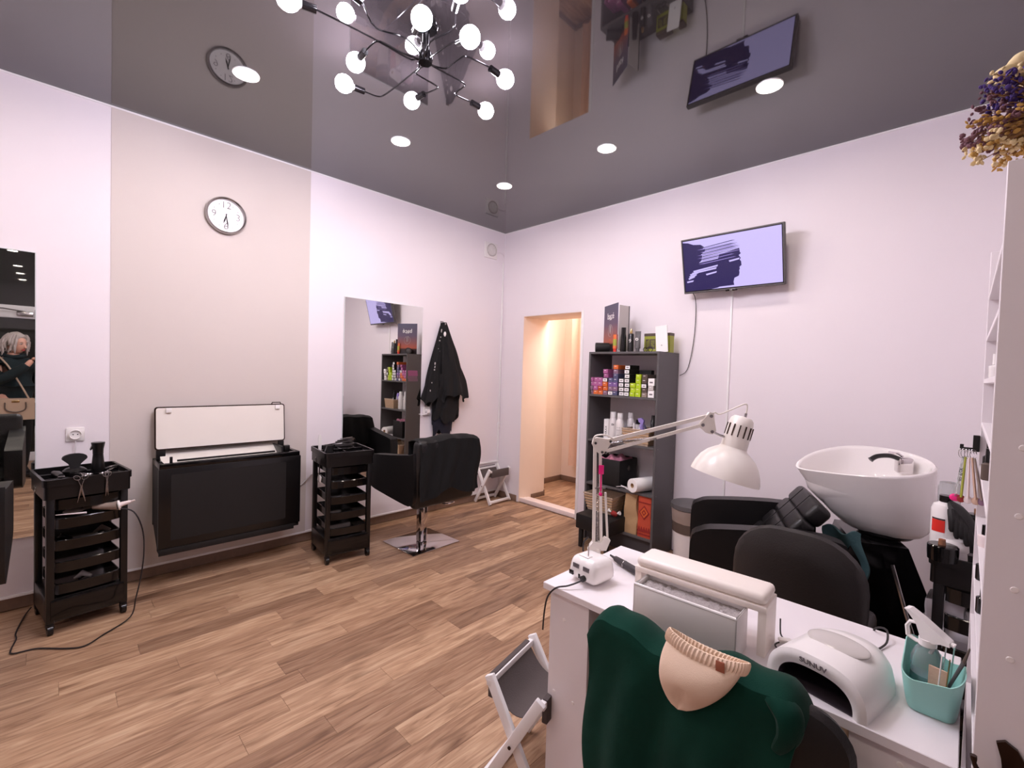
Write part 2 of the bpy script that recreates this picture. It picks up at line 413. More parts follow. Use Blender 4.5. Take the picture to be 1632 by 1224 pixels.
# stretch ceiling and its thin white edge
B().box(-.15, XG+.1, YB-.1, .2, H, H+.06).done('ceiling', 'ceil_gloss', kind='structure')
t = B(); t.box(0, .006, YB, 0, H-.011, H-.0005); t.box(0, XR, -.006, 0, H-.011, H-.0005); t.box(XR-.006, XR, YN, 0, H-.011, H-.0005)
t.done('trim_2', 'white_trim', kind='structure')

# ------------------------------------------------------------------ ceiling lights
def spot():
    o = thing('ceiling_spotlight', '', 'ceiling light')
    B().lathe([(.053, -.002), (.064, -.006), (.066, 0), (.053, 0)], seg=32).done('trim_ring', 'white_trim', o)
    B().lathe([(0, -.004), (.053, -.004), (.055, -.0005), (0, -.0005)], seg=32).done('diffuser', 'spot_glow', o)
    return o
s0 = spot(); s0['group'] = 'recessed ceiling spotlights'
SP = [((.975, -2.92), 'round warm ceiling spotlight lit beside the reflection of the wall clock'),
      ((.97, -1.962), 'round warm ceiling spotlight lit between the chandelier and the left wall'),
      ((.971, -.962), 'small round lit ceiling spotlight nearest to the room corner'),
      ((1.975, -.95), 'round lit ceiling spotlight in line above the doorway and shelf'),
      ((3.0, -.965), 'round lit ceiling spotlight over the reflection of the television'),
      ((3.0, -1.95), 'ceiling spotlight over the manicure desk, out of the frame'),
      ((.97, -4.05), 'ceiling spotlight of the left row nearest to the rear wall'),
      ((1.975, -4.05), 'ceiling spotlight in the middle near the rear wall'),
      ((3.0, -4.05), 'ceiling spotlight near the shop door'),
      ((4.6, -4.05), 'ceiling spotlight in front of the glazed shop door')]
for i, ((x, y), lb) in enumerate(SP):
    o = s0 if i == 0 else copy_tree(s0); place(o, (x, y, H)); o['label'] = lb

# ------------------------------------------------------------------ chandelier
ch = thing('chandelier', 'black branching chandelier with many bare glowing bulbs on the dark ceiling', 'chandelier', (2.0, -2.463, H))
B().lathe([(0, 0), (.055, 0), (.055, -.012), (.05, -.022), (0, -.022)], (2.0, -2.463, H), 24).done('canopy', 'black_gloss', ch)
B().cyl((2.0, -2.463, H-.02), (2.0, -2.463, 2.845), .018, seg=14).lathe([(0, -.02), (.03, -.02), (.034, 0), (.03, .025), (0, .03)], (2.0, -2.463, 2.86), 20).done('stem', 'black_gloss', ch)
z = 2.85
ARMS = [[(2.0, -2.463), (1.967, -2.478), (1.923, -2.459), (1.648, -2.458), (1.595, -2.477), (1.585, -2.533), (1.572, -2.637)],
        [(2.0, -2.463), (1.983, -2.451), (1.9, -2.443), (1.88, -2.43), (1.873, -2.312), (1.847, -2.293), (1.759, -2.308), (1.669, -2.314)],
        [(2.0, -2.463), (1.997, -2.398), (2.005, -2.246), (1.978, -2.224), (1.919, -2.221), (1.898, -2.205), (1.906, -2.124), (1.905, -2.017)],
        [(2.0, -2.463), (2.001, -2.418), (2.028, -2.37), (2.063, -2.368), (2.137, -2.369), (2.167, -2.353), (2.186, -2.257), (2.181, -2.139)],
        [(2.0, -2.463), (2.183, -2.47), (2.264, -2.46), (2.317, -2.468)],
        [(2.0, -2.463), (1.98, -2.5), (1.958, -2.525), (1.954, -2.714), (1.932, -2.927), (1.906, -3.017)],
        [(2.0, -2.463), (1.97, -2.56), (1.965, -2.643), (1.949, -2.679), (1.875, -2.683), (1.761, -2.676)],
        [(2.0, -2.463), (2.113, -2.559), (2.15, -2.621), (2.255, -2.656)],
        [(2.0, -2.463), (2.12, -2.52), (2.25, -2.50), (2.34, -2.56), (2.42, -2.60)],
        [(2.0, -2.463), (2.06, -2.60), (2.02, -2.72), (2.10, -2.82), (2.12, -2.92)]]
ZE = [2.842, 2.868, 2.852, 2.848, 2.80, 2.85, 2.85, 2.80, 2.85, 2.85]
for a, ze in zip(ARMS, ZE):
    n = len(a); pts = [(p[0], p[1], z+(ze-z)*(i/(n-1))) for i, p in enumerate(a)]
    e = Vector(pts[-1]); d = (e-Vector(pts[-2])).normalized()
    arm = B().tube(smooth_pts(pts[:-1]+[tuple(e-d*.085)], 4), .0036, 6).done('arm', 'black_gloss', ch)
    B().cyl(e-d*.092, e-d*.04, .0155, seg=14).done('socket', 'black_gloss', arm)
    rot = d.to_track_quat('Z', 'Y').to_matrix().to_4x4()
    B().lathe([(.012, -.05), (.014, -.035), (.025, -.026)], e, 16, rot).done('bulb_base', 'white_plastic', arm)
    B().lathe([(.025, -.026), (.037, -.010), (.041, .008), (.038, .025), (.029, .040), (.015, .048), (0, .050)], e, 18, rot).done('bulb', 'bulb_glow', arm)
# hall and shop-side lamps (unseen, both rooms have their own ceiling lamps)
for nm, loc, pw, sz, c in (('hall_lamp', (.75, .72, 2.40), HALL_POWER, .5, (1, .9, .84)), ):
    ld = bpy.data.lights.new(nm, 'AREA'); ld.energy = pw; ld.size = sz; ld.spread = PI; ld.color = c; lo = bpy.data.objects.new(nm, ld); COL.objects.link(lo); lo.location = loc

# ------------------------------------------------------------------ mirrors
for nm, lb, y0, y1, z0 in (('wall_mirror', 'tall frameless wall mirror beside the hanging black capes', -1.893, -1.10, .41),
                       ('wall_mirror', 'tall frameless wall mirror at the left edge reflecting the woman', -4.60, -3.722, .41)):
    o = thing(nm, lb, 'mirror', (0, (y0+y1)/2, z0))
    B().box(.004, .012, y0, y1, z0, 2.045).done('backing', 'mirror_edge', o)
    B().box(.0121, .0165, y0+.003, y1-.003, z0+.003, 2.042, .0015, 1).done('glass', 'mirror', o)
# ------------------------------------------------------------------ clock
ck = thing('wall_clock', 'round silver-rimmed wall clock on the beige wall panel', 'clock', (0, -2.782, 2.365))
C = (.004, -2.782, 2.493); rot = RY(PI/2)
B().lathe([(.112, .010), (.114, .030), (.121, .038), (.128, .030), (.130, .012), (.124, 0), (0, 0)], C, 48, rot).done('rim', 'steel', ck)
B().lathe([(0, .012), (.115, .012)], C, 48, rot).done('dial', 'white_plastic', ck)
def ckm(y, z_, d=.0168): return frame((C[0]+d-.004+.004, C[1]+y, C[2]+z_), (0, 1, 0), (0, 0, 1))
for s, yy, zz in (('12', .0, .072), ('3', .075, 0), ('6', 0, -.075), ('9', -.075, 0)):
    text(s, .068, 'numeral', 'ink_grey', ck, ckm(yy, zz), .0004, -.0012)
for k in range(12):
    if k % 3:
        a = k*PI/6; B().lathe([(0, 0), (.003, 0), (.003, .001), (0, .001)], (C[0]+.0125, C[1]+.085*math.sin(a), C[2]+.085*math.cos(a)), 8, rot).done('hour_dot', 'ink_grey', ck)
def hand(nm, a, L, wd):
    d = Vector((0, math.sin(a), math.cos(a))); n = Vector((0, d.z, -d.y)); b = B(); o_ = Vector((C[0]+.018, C[1], C[2]))
    P = [o_-d*.015+n*wd*.6, o_-d*.015-n*wd*.6, o_+d*L*.6-n*wd*1.5, o_+d*L, o_+d*L*.6+n*wd*1.5]
    A = [b.bm.verts.new(p) for p in P]; D = [b.bm.verts.new(p+Vector((.0015, 0, 0))) for p in P]; b.bm.faces.new(A); b.bm.faces.new(D[::-1])
    for i in range(5): b.bm.faces.new((A[i], A[(i+1) % 5], D[(i+1) % 5], D[i]))
    b.done(nm, 'ink', ck)
hand('hour_hand', math.radians(196), .06, .003); hand('minute_hand', math.radians(170), .085, .0025)
# ------------------------------------------------------------------ exhaust fan
f = thing('exhaust_fan', 'square white exhaust fan cover high on the wall near the corner', 'vent', (0, -.228, 2.69))
B().box(.0, .02, -.318, -.135, 2.69, 2.862, .006).done('plate', 'white_plastic', f)
B().lathe([(.066, .018), (.07, .03), (.064, .034), (.058, .026), (0, .024)], (.0, -.226, 2.778), 32, rot).done('grille_ring', 'grey_cover', f)
g = B()
for k in range(7):
    y = -.226+(-.048+k*.016); hgt = math.sqrt(max(0, .056**2-(y+.226)**2)); g.box(.024, .029, y-.002, y+.002, 2.778-hgt, 2.778+hgt)
g.done('grille_slats', 'white_plastic', f)
B().tube(smooth_pts([(.012, -.135, 2.765), (.02, -.09, 2.775), (.02, -.04, 2.76), (.008, -.02, 2.74)]), .0035).done('cable', 'cord_white', f)
cd = thing('cable_conduit', 'thin white cable conduit running down beside the room corner', 'conduit', (.01, -.03, .4))
B().box(.0005, .012, -.034, -.020, .86, 2.68, .002).done('conduit_run', 'white_trim', cd)
B().box(.0, .02, -.040, -.010, .80, .86, .004).done('junction_box', 'white_trim', cd)
B().box(.0, .012, -.036, -.022, .34, .80, .002).box(0, .014, -1.12, -.022, .40, .418, .002).box(0, .014, -1.12, -1.106, .40, 1.0, .002).done('lower_conduit', 'white_trim', cd)
# sockets
def socket(lb, y, z_, cord=None):
    o = thing('wall_socket', lb, 'socket', (0, y, z_-.04), group='white wall sockets')
    B().box(0, .012, y-.042, y+.042, z_-.042, z_+.042, .008).done('plate', 'white_plastic', o)
    B().lathe([(.028, .012), (.03, .024), (.026, .026), (.024, .016), (0, .016)], (0, y, z_), 24, rot).done('socket_ring', 'white_plastic', o)
    for s in (-1, 1): B().lathe([(0, .0165), (.0035, .0165)], (0, y+s*.01, z_), 8, rot).done('pin_hole', 'ink', o)
    if cord: B().tube(smooth_pts(cord), .003).done('cord', 'cord_white', o)
socket('white wall socket on the left wall above the trolley with spray bottle', -3.557, .989, [(.02, -3.557, .95), (.018, -3.556, .9), (.018, -3.56, .82), (.02, -3.56, .7)])
o = thing('wall_socket', 'white wall socket with round plug half behind the hanging black cape', 'socket', (0, -1.04, .98))
B().box(0, .02, -1.075, -.99, .985, 1.07, .008).done('plate', 'white_plastic', o)
B().cyl((.02, -1.03, 1.03), (.055, -1.03, 1.03), .024, .019).done('plug', 'white_plastic', o)
B().tube(smooth_pts([(.05, -1.03, 1.025), (.05, -1.07, 1.0), (.02, -1.115, 1.0)]), .004).done('cord', 'cord_white', o)

# ------------------------------------------------------------------ television
tv = thing('television', 'wall-mounted television with a broken lilac and dark blue screen', 'television', (2.545, 0, 2.1))
tm = Matrix.Translation((2.545, -.15, 2.305)) @ RX(math.radians(14.0)) 
def tvb(b, nm, mt, par=tv, **k): return b.xf(tm).done(nm, mt, par, **k)
TW, TH = .3575, .2075
tvb(B().box(-TW, TW, -.016, .022, -TH, TH, .005), 'housing', 'graphite')
tvb(B().box(-TW+.004, TW-.004, -.0175, -.0155, -TH+.004, TH-.004), 'bezel', 'graphite')
tvb(B().box(-TW+.010, TW-.010, -.0180, -.0174, -TH+.014, TH-.010), 'screen_border', 'black_gloss')
tvb(B().box(-TW+.016, TW-.016, -.0184, -.0178, -TH+.020, TH-.016), 'screen', 'tv_lilac')
tvb(B().box(-.13, .13, .022, .05, -.12, .12, .01), 'rear_cover', 'black_plastic')
tvb(B().box(-.04, .04, -.02, .0, -TH-.008, -TH+.006, .003), 'logo_tab', 'black_gloss')
text('LG', .014, 'logo', 'white_plastic', tv, tm @ frame((0, -.0212, -TH-.001), (1, 0, 0), (0, 0, 1)), .0004)
# crack pattern: picture coordinates u right, v down (0..1) across the screen
def uv(u, v): return (-TW+.016+u*(2*TW-.032), TH-.016-v*(2*TH-.036))
def poly(pts, mt, d, nm):
    b = B(); b.prism([uv(*p) for p in pts], 'y', -d, -d-.0003); return tvb(b, nm, mt)
rj = random.Random(5)
def jag(p, q, n, a): return [(p[0]+(q[0]-p[0])*i/n+(rj.uniform(-a, a) if 0 < i < n else 0), p[1]+(q[1]-p[1])*i/n) for i in range(n+1)]
dark = [(0, .02)]+[(.06, .04), (.12, .09), (.20, .11), (.235, .16), (.22, .20), (.26, .22), (.20, .30)]+jag((.21, .33), (.17, .46), 6, .02)+[(.38, .425), (.395, .35), (.60, .285)]+jag((.605, .36), (.60, .50), 5, .012)+jag((.615, .54), (.585, .80), 8, .012)+[(.54, .83), (.53, .90), (.535, .965), (.38, .97), (.36, .985), (.29, 1), (0, 1)]
poly(dark, 'tv_dark', .0183, 'dark_patch')
for (u0, v0, u1, v1) in ((.10, .60, .375, .54), (.085, .635, .36, .585), (.02, .80, .10, .785), (.24, .69, .36, .66), (.49, .49, .60, .465), (.06, .66, .16, .63), (.05, .70, .14, .67), (.04, .74, .12, .70)):
    h_ = .03; poly([(u0, v0), (u1, v1), (u1-.005, v1+h_), (u0+.008, v0+h_)], 'tv_lilac', .0187, 'light_streak')
for k in range(12):
    v0 = .155+k*.028; poly([(.20-rj.random()*.05, v0+.02), (.50+rj.random()*.12, v0-.035), (.55+rj.random()*.06, v0-.028), (.22, v0+.029)], 'tv_mid' if k % 2 else 'tv_dark', .0187, 'line_streak')
B().box(2.47, 2.62, -.12, 0, 2.22, 2.38, .01).done('wall_bracket', 'black_plastic', tv)
cb = thing('television_cable', 'thin black cable curving from the television to the shelf unit', 'cable', (2.2, -.01, 1.47))
B().tube(smooth_pts([(2.241, -.10, 2.12), (2.241, -.02, 2.06), (2.242, -.012, 1.854), (2.224, -.012, 1.653), (2.189, -.012, 1.5), (2.135, -.02, 1.455)]), .0028).done('cable_run', 'cord_dark', cb)
cb = thing('television_conduit', 'straight white conduit running down the wall under the television', 'conduit', (2.515, 0, .05))
B().box(2.507, 2.521, -.012, 0, .08, 2.12, .002).done('conduit_run', 'white_trim', cb)
# ------------------------------------------------------------------ black wall-mounted box with its lid up
h = thing('wall_cabinet', 'black wall-mounted box with its white-lined lid standing open against the beige panel', 'cabinet', (.14, -2.79, .2))
y0, y1 = -3.185, -2.335
b = B(); b.prism([(.004, .40), (.004, .80), (.255, .77), (.255, .25), (.20, .25)], 'y', y0, y0+.02).prism([(.004, .40), (.004, .80), (.255, .77), (.255, .25), (.20, .25)], 'y', y1-.02, y1)
b.box(.004, .02, y0, y1, .36, .78).box(.19, .255, y0, y1, .235, .262)
b.done('body', 'black_matte', h)
B().box(.246, .268, y0-.004, y1+.006, .262, .768, .004).done('front_panel', 'black_plastic', h)
B().box(.2685, .2695, y0+.06, y1-.10, .31, .73, .0).done('mesh_inset', 'black_matte', h)
B().box(.268, .2715, y0-.002, y1-.04, .222, .262, .001).done('lower_lip', 'black_matte', h)
b = B(); b.box(.02, .25, y0, y0+.03, .765, .80, .004).box(.02, .25, y1-.03, y1, .765, .80, .004).box(.225, .262, y0, y1, .765, .80, .004)
b.done('top_rim', 'black_gloss', h)
B().box(.03, .225, y0+.03, y1-.12, .70, .735, .004).prism([(.01, .84), (.03, .84), (.22, .735), (.20, .725)], 'y', y0+.03, y1-.12).done('inner_tray', 'white_enamel', h)
B().box(.20, .215, y0+.10, y1-.16, .80, .812, .002).box(.205, .22, y0+.06, y0+.075, .79, .835, .002).done('cover_strip', 'black_plastic', h)
b = B(); b.box(.03, .225, y1-.12, y1-.105, .76, .84, .002).box(.08, .16, y1-.095, y1-.04, .79, .825, .005).box(.17, .2, y1-.09, y1-.05, .79, .84, .004)
b.done('hinge_unit', 'black_plastic', h)
lr = Matrix.Translation((.07, 0, .86)) @ RY(-.08)
lid = B().prism([(p, q) for p, q in rrect(y0-.0, y1-.045, .0, .285, .018)], 'x', -.008, .006).xf(lr).done('lid', 'brass_dark', h)
B().prism([(p, q) for p, q in rrect(y0+.008, y1-.053, .008, .277, .014)], 'x', .006, .0095).xf(lr).done('lid_lining', 'white_enamel', lid)
for yy in (y0+.075, y1-.10):
    B().box(.0095, .024, yy-.016, yy+.016, .245, .277, .003).xf(lr).done('latch', 'white_plastic', lid)
B().tube([(.0, y1-.135, .285), (.0, y1-.13, .296), (.0, y1-.075, .296), (.0, y1-.07, .285)], .004, 6).xf(lr).done('lid_catch', 'brass_dark', lid)
B().box(.05, .07, y0+.01, y0+.06, .80, .86, .003).done('hinge', 'black_plastic', h)
B().box(.05, .07, y1-.09, y1-.05, .80, .86, .003).done('hinge', 'black_plastic', h)
hc = thing('power_cord', 'white cord running along the wall from the black box behind the salon trolley', 'cord', (.01, -2.2, .4))
B().tube(smooth_pts([(.012, -2.34, .43), (.012, -2.27, .45), (.012, -2.20, .50), (.012, -2.12, .56), (.012, -1.9, .58)]), .004).done('cord_run', 'cord_white', hc)

# ------------------------------------------------------------------ salon trolleys (front faces +x locally)
def trolley(lb, ht=.84, items=True):
    o = thing('salon_trolley', lb, 'trolley', (0, 0, 0))
    X, Y = .165, .15
    for sx in (-1, 1):
        for sy in (-1, 1):
            B().box(sx*X-.016, sx*X+.016, sy*Y-.016, sy*Y+.016, .06, ht-.12, .004).done('post', 'black_plastic', o)
            c = B(); c.cyl((sx*X, sy*Y-.011, .027), (sx*X, sy*Y+.011, .027), .027, seg=20).box(sx*X-.018, sx*X+.018, sy*Y-.016, sy*Y+.016, .032, .06, .006)
            c.done('caster', 'black_plastic', o)
    b = B(); b.box(-X-.016, X+.01, -Y-.016, Y+.016, .06, .19, .008)
    b.done('base_box', 'black_plastic', o)
    B().box(X+.010, X+.02, -Y+.0, Y-.0, .075, .185, .004).done('base_drawer', 'black_gloss', o)
    for k, zz in enumerate((.21, .325, .44, .555, .655)):
        b = B(); hh = .052
        front = [(X-.02, -Y+.02)]+[(X+.012+.022*math.cos(a), Y*.86*math.sin(a)) for a in [(-.5+i/8)*PI for i in range(9)]]+[(X-.02, Y-.02)]
        back = [(-X+.0, Y-.02), (-X+.0, -Y+.02)]
        b.prism(front+back, 'z', zz, zz+.006)
        pts = front+back; n = len(pts)
        for i in range(n):
            (px, py), (qx, qy) = pts[i], pts[(i+1) % n]; L = math.hypot(qx-px, qy-py); a = math.atan2(qy-py, qx-px)
            b.obox(((px+qx)/2, (py+qy)/2, zz+hh/2), (L+.003, .004, hh), RZ(a))
        tr = b.done('drawer_tray', 'black_gloss', o)
        if k < 4: B().tube([(X+.012+.024*math.cos(a), Y*.86*math.sin(a), zz+hh) for a in [(-.5+i/8)*PI for i in range(9)]], .004, 6).done('tray_lip', 'black_gloss', tr)
    b = B(); zt = ht-.125; P = rrect(-X-.022, X+.03, -Y-.026, Y+.026, .02)
    b.prism(P, 'z', zt, zt+.07)
    n = len(P)
    for i in range(n):
        (px, py), (qx, qy) = P[i], P[(i+1) % n]; L = math.hypot(qx-px, qy-py); a = math.atan2(qy-py, qx-px)
        b.obox(((px+qx)/2, (py+qy)/2, zt+.086), (L+.004, .012, .036), RZ(a))
    b.done('top_tray', 'black_plastic', o)
    b = B(); b.box(-.02, -.014, -Y-.015, Y+.015, zt+.07, zt+.095).box(-X, X+.02, -.003, .003, zt+.07, zt+.09).box(X-.05, X-.046, -Y-.015, Y+.015, zt+.07, zt+.095)
    b.done('tray_divider', 'black_gloss', o)
    for sy in (-1, 1): B().lathe([(.014, .0), (.019, .002), (.019, .005), (.014, .006)], (-.05, sy*(Y+.024), zt+.02), 16, RX(-sy*PI/2)).done('ring_rivet', 'steel', o)
    return o
T1 = trolley('black salon trolley with spray bottle and scissors left of the wall-mounted box')
T2 = dup(T1, (.41, -2.075, 0), -.12, 'black salon trolley with a white tag between the wall box and the styling chair')
place(T1, (.285, -3.54, 0), .14); WM[T1.name] = Matrix.Translation((.285, -3.54, 0)) @ RZ(.14)
for o in (T1, T2): o['group'] = 'black salon trolleys along the left wall'
ZT = .786    # tray floor
N0 = set(bpy.data.objects)
# things on the first trolley
def spray_black(x, y):
    o = thing('spray_bottle', 'black spray bottle with a trigger standing on the left trolley', 'bottle', (x, y, ZT))
    B().lathe([(0, 0), (.030, 0), (.031, .03), (.026, .08), (.0235, .11), (.025, .118), (0, .118)], (x, y, ZT), 20).done('bottle_body', 'black_plastic', o)
    B().lathe([(.024, .118), (.025, .14), (.031, .172), (.031, .178), (0, .179)], (x, y, ZT), 20).done('spray_head', 'black_plastic', o)
    B().prism([(y-.026, ZT+.166), (y-.036, ZT+.14), (y-.034, ZT+.134), (y-.022, ZT+.146)], 'x', x-.008, x+.008).done('trigger', 'black_plastic', o)
spray_black(.30, -3.43)
o = thing('dryer_nozzle', 'black fan-shaped hair dryer nozzle upright on the left trolley', 'nozzle', (.30, -3.53, ZT))
prof = [(-.02, 0), (.02, 0), (.024, .02), (.052, .05)]+[(.052*math.cos(a), .058+.022*math.sin(a)) for a in [i*PI/8 for i in range(0, 9)]]+[(-.052, .05), (-.024, .02)]
B().prism([(-3.53+p, ZT+.045+q) for p, q in prof], 'x', .29, .312).done('nozzle_fan', 'black_matte', o)
B().lathe([(0, 0), (.05, 0), (.052, .03), (.04, .042), (.022, .05), (0, .05)], (.30, -3.53, ZT), 24).done('nozzle_collar', 'black_plastic', o)
def scissors(lb, p, d, L=.15, spread=.14, mat='steel'):
    o = thing('hair_scissors', lb, 'scissors', p, group=None); d = Vector(d).normalized(); P = Vector(p)
    n = Vector((0, 0, 1)) if abs(d.z) < .8 else Vector((1, 0, 0)); s = d.cross(n).normalized()
    for k, sg in enumerate((-1, 1)):
        e = (d+s*sg*spread).normalized(); f = (-d+s*sg*spread*1.6).normalized(); q = P+n*sg*.0016
        b = B(); b.tube([q-e*.01, q+e*L*.25, q+e*L*.55], [.0045, .004, .0008], 6, flat=.35)
        b.done('blade', mat, o)
        B().tube([q, q+f*L*.28], .0028, 6).tube([q+f*(L*.28+.011)+(s*math.cos(t)*1+f*math.sin(t))*.0125 for t in [i*2*PI/12 for i in range(12)]], .0024, 6, close=True).done('finger_ring', mat, o)
    B().lathe([(0, -.003), (.004, -.003), (.004, .003), (0, .003)], P, 10, n.to_track_quat('Z', 'Y').to_matrix().to_4x4()).done('pivot_screw', mat, o)
scissors('steel scissors hanging open at the front of the left trolley', (.540, -3.545, .765), (.02, .01, -1), .15, .20)
scissors('narrow steel scissors hanging at the trolley front nearer the wall box', (.540, -3.44, .77), (.02, .0, -1), .13, .08)
scissors('steel scissors lying on the left trolley top with rings forward', (.45, -3.53, ZT+.034), (-1, -.3, .0), .15, .1)
scissors('steel scissors lying on the left trolley beside the spray bottle', (.46, -3.42, ZT+.034), (-1, .5, .0), .14, .12)
scissors('thin steel scissors with rings raised at the right of the left trolley', (.42, -3.40, ZT+.05), (-1, 0, -.2), .13, .1)
o = thing('hair_clipper', 'black hair clipper lying at the left side of the trolley top', 'clipper', (.36, -3.60, ZT))
B().tube([(.27, -3.61, ZT+.02), (.33, -3.605, ZT+.022), (.40, -3.60, ZT+.02)], [.014, .02, .016], 12).done('clipper_body', 'black_plastic', o)
B().box(.40, .42, -3.615, -3.587, ZT+.012, ZT+.026, .002).done('clipper_blade', 'steel', o)
o = thing('paddle_brush', 'dark flat hairbrush lying in the upper drawer of the left trolley', 'brush', (.44, -3.56, .612))
B().ell((.46, -3.56, .625), (.03, .045, .012), 14).tube([(.45, -3.52, .625), (.44, -3.45, .626)], .008, 8).done('brush_body', 'beige_box', o)
o = thing('tail_comb', 'pale pink tail comb lying across the upper drawer of the left trolley', 'comb', (.50, -3.58, .63))
B().tube([(.52, -3.64, .632), (.52, -3.52, .618)], [.0015, .006], 6).done('comb_tail', 'pinkwhite', o)
o = thing('curling_iron', 'curling iron with a light cone end sticking out of the left trolley', 'curling iron', (.54, -3.4, .64))
B().tube([(.45, -3.50, .64), (.485, -3.41, .637), (.49, -3.398, .638)], [.014, .022, .026], 16).done('handle', 'beige_box', o)
B().lathe([(.026, 0), (.028, .004), (.024, .01), (0, .01)], (.49, -3.398, .638), 20, Vector((.1, 1, .18)).to_track_quat('Z', 'Y').to_matrix().to_4x4()).done('end_ring', 'white_plastic', o)
B().tube([(.491, -3.39, .64), (.50, -3.345, .652)], [.014, .009], 12).tube([(.50, -3.345, .652), (.505, -3.327, .658)], [.005, .005], 8).done('barrel', 'pinkwhite', o)
B().tube(smooth_pts([(.45, -3.48, .63), (.50, -3.40, .624), (.535, -3.335, .60), (.55, -3.298, .50), (.55, -3.29, .38), (.55, -3.30, .25), (.56, -3.325, .12), (.565, -3.35, .02), (.656, -3.467, .006), (.722, -3.541, .006), (.69, -3.609, .006), (.60, -3.708, .006), (.58, -3.79, .006), (.532, -3.80, .006), (.42, -3.786, .006), (.34, -3.79, .006), (.15, -3.765, .006), (.05, -3.74, .01)], 5), .0035, 6).done('cord', 'cord_dark', o)
for k, (yy, zz, lb) in enumerate(((-3.60, .50, 'black hair clip in the third drawer of the left trolley'), (-3.44, .505, 'brown round brush in the third drawer of the left trolley'), (-3.52, .27, 'grey sectioning clip in the lowest open drawer of the left trolley'))):
    o = thing(('hair_clip', 'round_brush', 'sectioning_clip')[k], lb, ('clip', 'brush', 'clip')[k], (.44, yy, zz-.05))
    B().tube([(.42, yy-.03, zz-.03), (.44, yy+.0, zz-.005), (.47, yy+.03, zz-.02)], [.006, .016, .008], 10).done('grip', ('black_gloss', 'brown_box', 'grey_cover')[k], o)
    B().tube([(.41, yy+.02, zz-.03), (.47, yy-.02, zz-.022)], .005, 8).done('prong', 'black_gloss', o)
PV = Vector((.335, -3.508, 0))
for o in [q for q in bpy.data.objects if q not in N0 and q.parent is None and q['category'] != 'curling iron']:
    o.location = Vector((.285, -3.54, 0))+RZ(.14) @ (o.location-PV); o.rotation_euler.z += .14
# things on the second trolley
o = thing('round_jar', 'dark round jar with a pale lid on the trolley beside the styling chair', 'jar', (.36, -2.16, ZT))
B().lathe([(0, 0), (.036, 0), (.037, .045), (0, .045)], (.36, -2.16, ZT), 24).done('jar_body', 'black_matte', o)
B().lathe([(.037, .045), (.038, .055), (.028, .056), (.026, .051), (0, .051)], (.36, -2.16, ZT), 24).done('lid', 'black_matte', o)
o = thing('white_comb', 'white comb standing upright at the back of the trolley by the mirror', 'comb', (.27, -2.19, ZT))
B().prism([(-2.20, ZT+.0), (-2.178, ZT), (-2.176, ZT+.10), (-2.183, ZT+.125), (-2.197, ZT+.125), (-2.203, ZT+.10)], 'x', .268, .274).done('comb_body', 'white_plastic', o)
o = thing('hair_dryer_cord', 'black coiled cord heap on the trolley beside the styling chair', 'cord', (.42, -2.06, ZT))
B().tube(smooth_pts([(.40+.05*math.cos(t*.9), -2.05+.07*math.sin(t*.9)-.0*t, ZT+.03+.004*t) for t in range(0, 16)], 3)+smooth_pts([(.43, -2.2, ZT+.07), (.47, -2.235, ZT+.03), (.46, -2.262, ZT-.04), (.45, -2.265, ZT-.12), (.44, -2.262, ZT-.2)], 4), .0045, 6).done('coil', 'cord_dark', o)
o = thing('steel_clip', 'shiny steel flat iron lying on the trolley beside the styling chair', 'flat iron', (.33, -2.02, ZT))
B().obox((.32, -2.0, ZT+.075), (.03, .16, .018), RZ(.3), .005).done('lower_arm', 'black_gloss', o)
B().obox((.32, -2.0, ZT+.092), (.012, .12, .004), RZ(.3), .001).done('plate', 'steel', o)
o = thing('price_tag', 'white paper tag hanging at the left side of the second trolley', 'tag', (.43, -2.26, .60))
B().obox((.45, -2.262, .615), (.055, .004, .05), Matrix.Rotation(.3, 4, 'Y'), .001).tube([(.44, -2.262, .64), (.445, -2.26, .70)], .0012, 5).done('tag_card', 'paper', o)

# ------------------------------------------------------------------ styling chairs (front faces -x locally)
def styling_chair(name, lb, up=0.0, plinth=True):
    o = thing(name, lb, 'chair', (0, 0, 0))
    B().box(-.215, .215, -.235, .235, 0, .010, .004).done('base_plate', 'chrome', o)
    B().box(-.034, .034, -.034, .034, .010, .34, .008).done('column', 'chrome', o)
    B().box(-.06, .06, -.05, .05, .335, .365, .008).cyl((0, 0, .365), (0, 0, .44+up), .018).done('piston', 'steel', o)
    B().tube(smooth_pts([(.04, .03, .35), (.10, .06, .36), (.19, .09, .345), (.21, .14, .35), (.19, .17, .345), (.08, .10, .33), (.03, .04, .33)], 4), .006, 8).done('foot_lever', 'chrome', o)
    b = B(); b.box(-.26, .24, -.245, .245, .45+up, .55+up, .04, 3)
    b.done('seat', 'black_leather', o)
    for s in (-1, 1):
        P = [(-.315, .53), (-.305, .49), (-.25, .465), (-.1, .445), (.2, .415), (.27, .425), (.30, .45), (.31, .60), (.30, .80), (.26, .80), (.0, .765), (-.27, .735), (-.315, .70)]
        pts = smooth_pts([(p, 0, q+up) for p, q in P]+[(P[0][0], 0, P[0][1]+up)], 3)[:-1]
        b = B(); b.prism([(p.x, p.z) for p in pts], 'y', s*.235, s*.315)
        bmesh.ops.bevel(b.bm, geom=[e for e in b.bm.edges if len(e.link_faces) == 2 and e.calc_face_angle(0) > 1.2], offset=.02, segments=3, affect='EDGES', profile=.5)
        b.done('armrest', 'black_leather', o)
    b = B(); b.obox((.28, 0, .65+up), (.09, .60, .52), RY(.08), .035, 3)
    b.done('backrest', 'black_leather', o)
    return o
SC = styling_chair('styling_chair', 'black styling chair on a square chrome base with a black cloth over its back')
place(SC, (.63, -1.475, 0), .04)
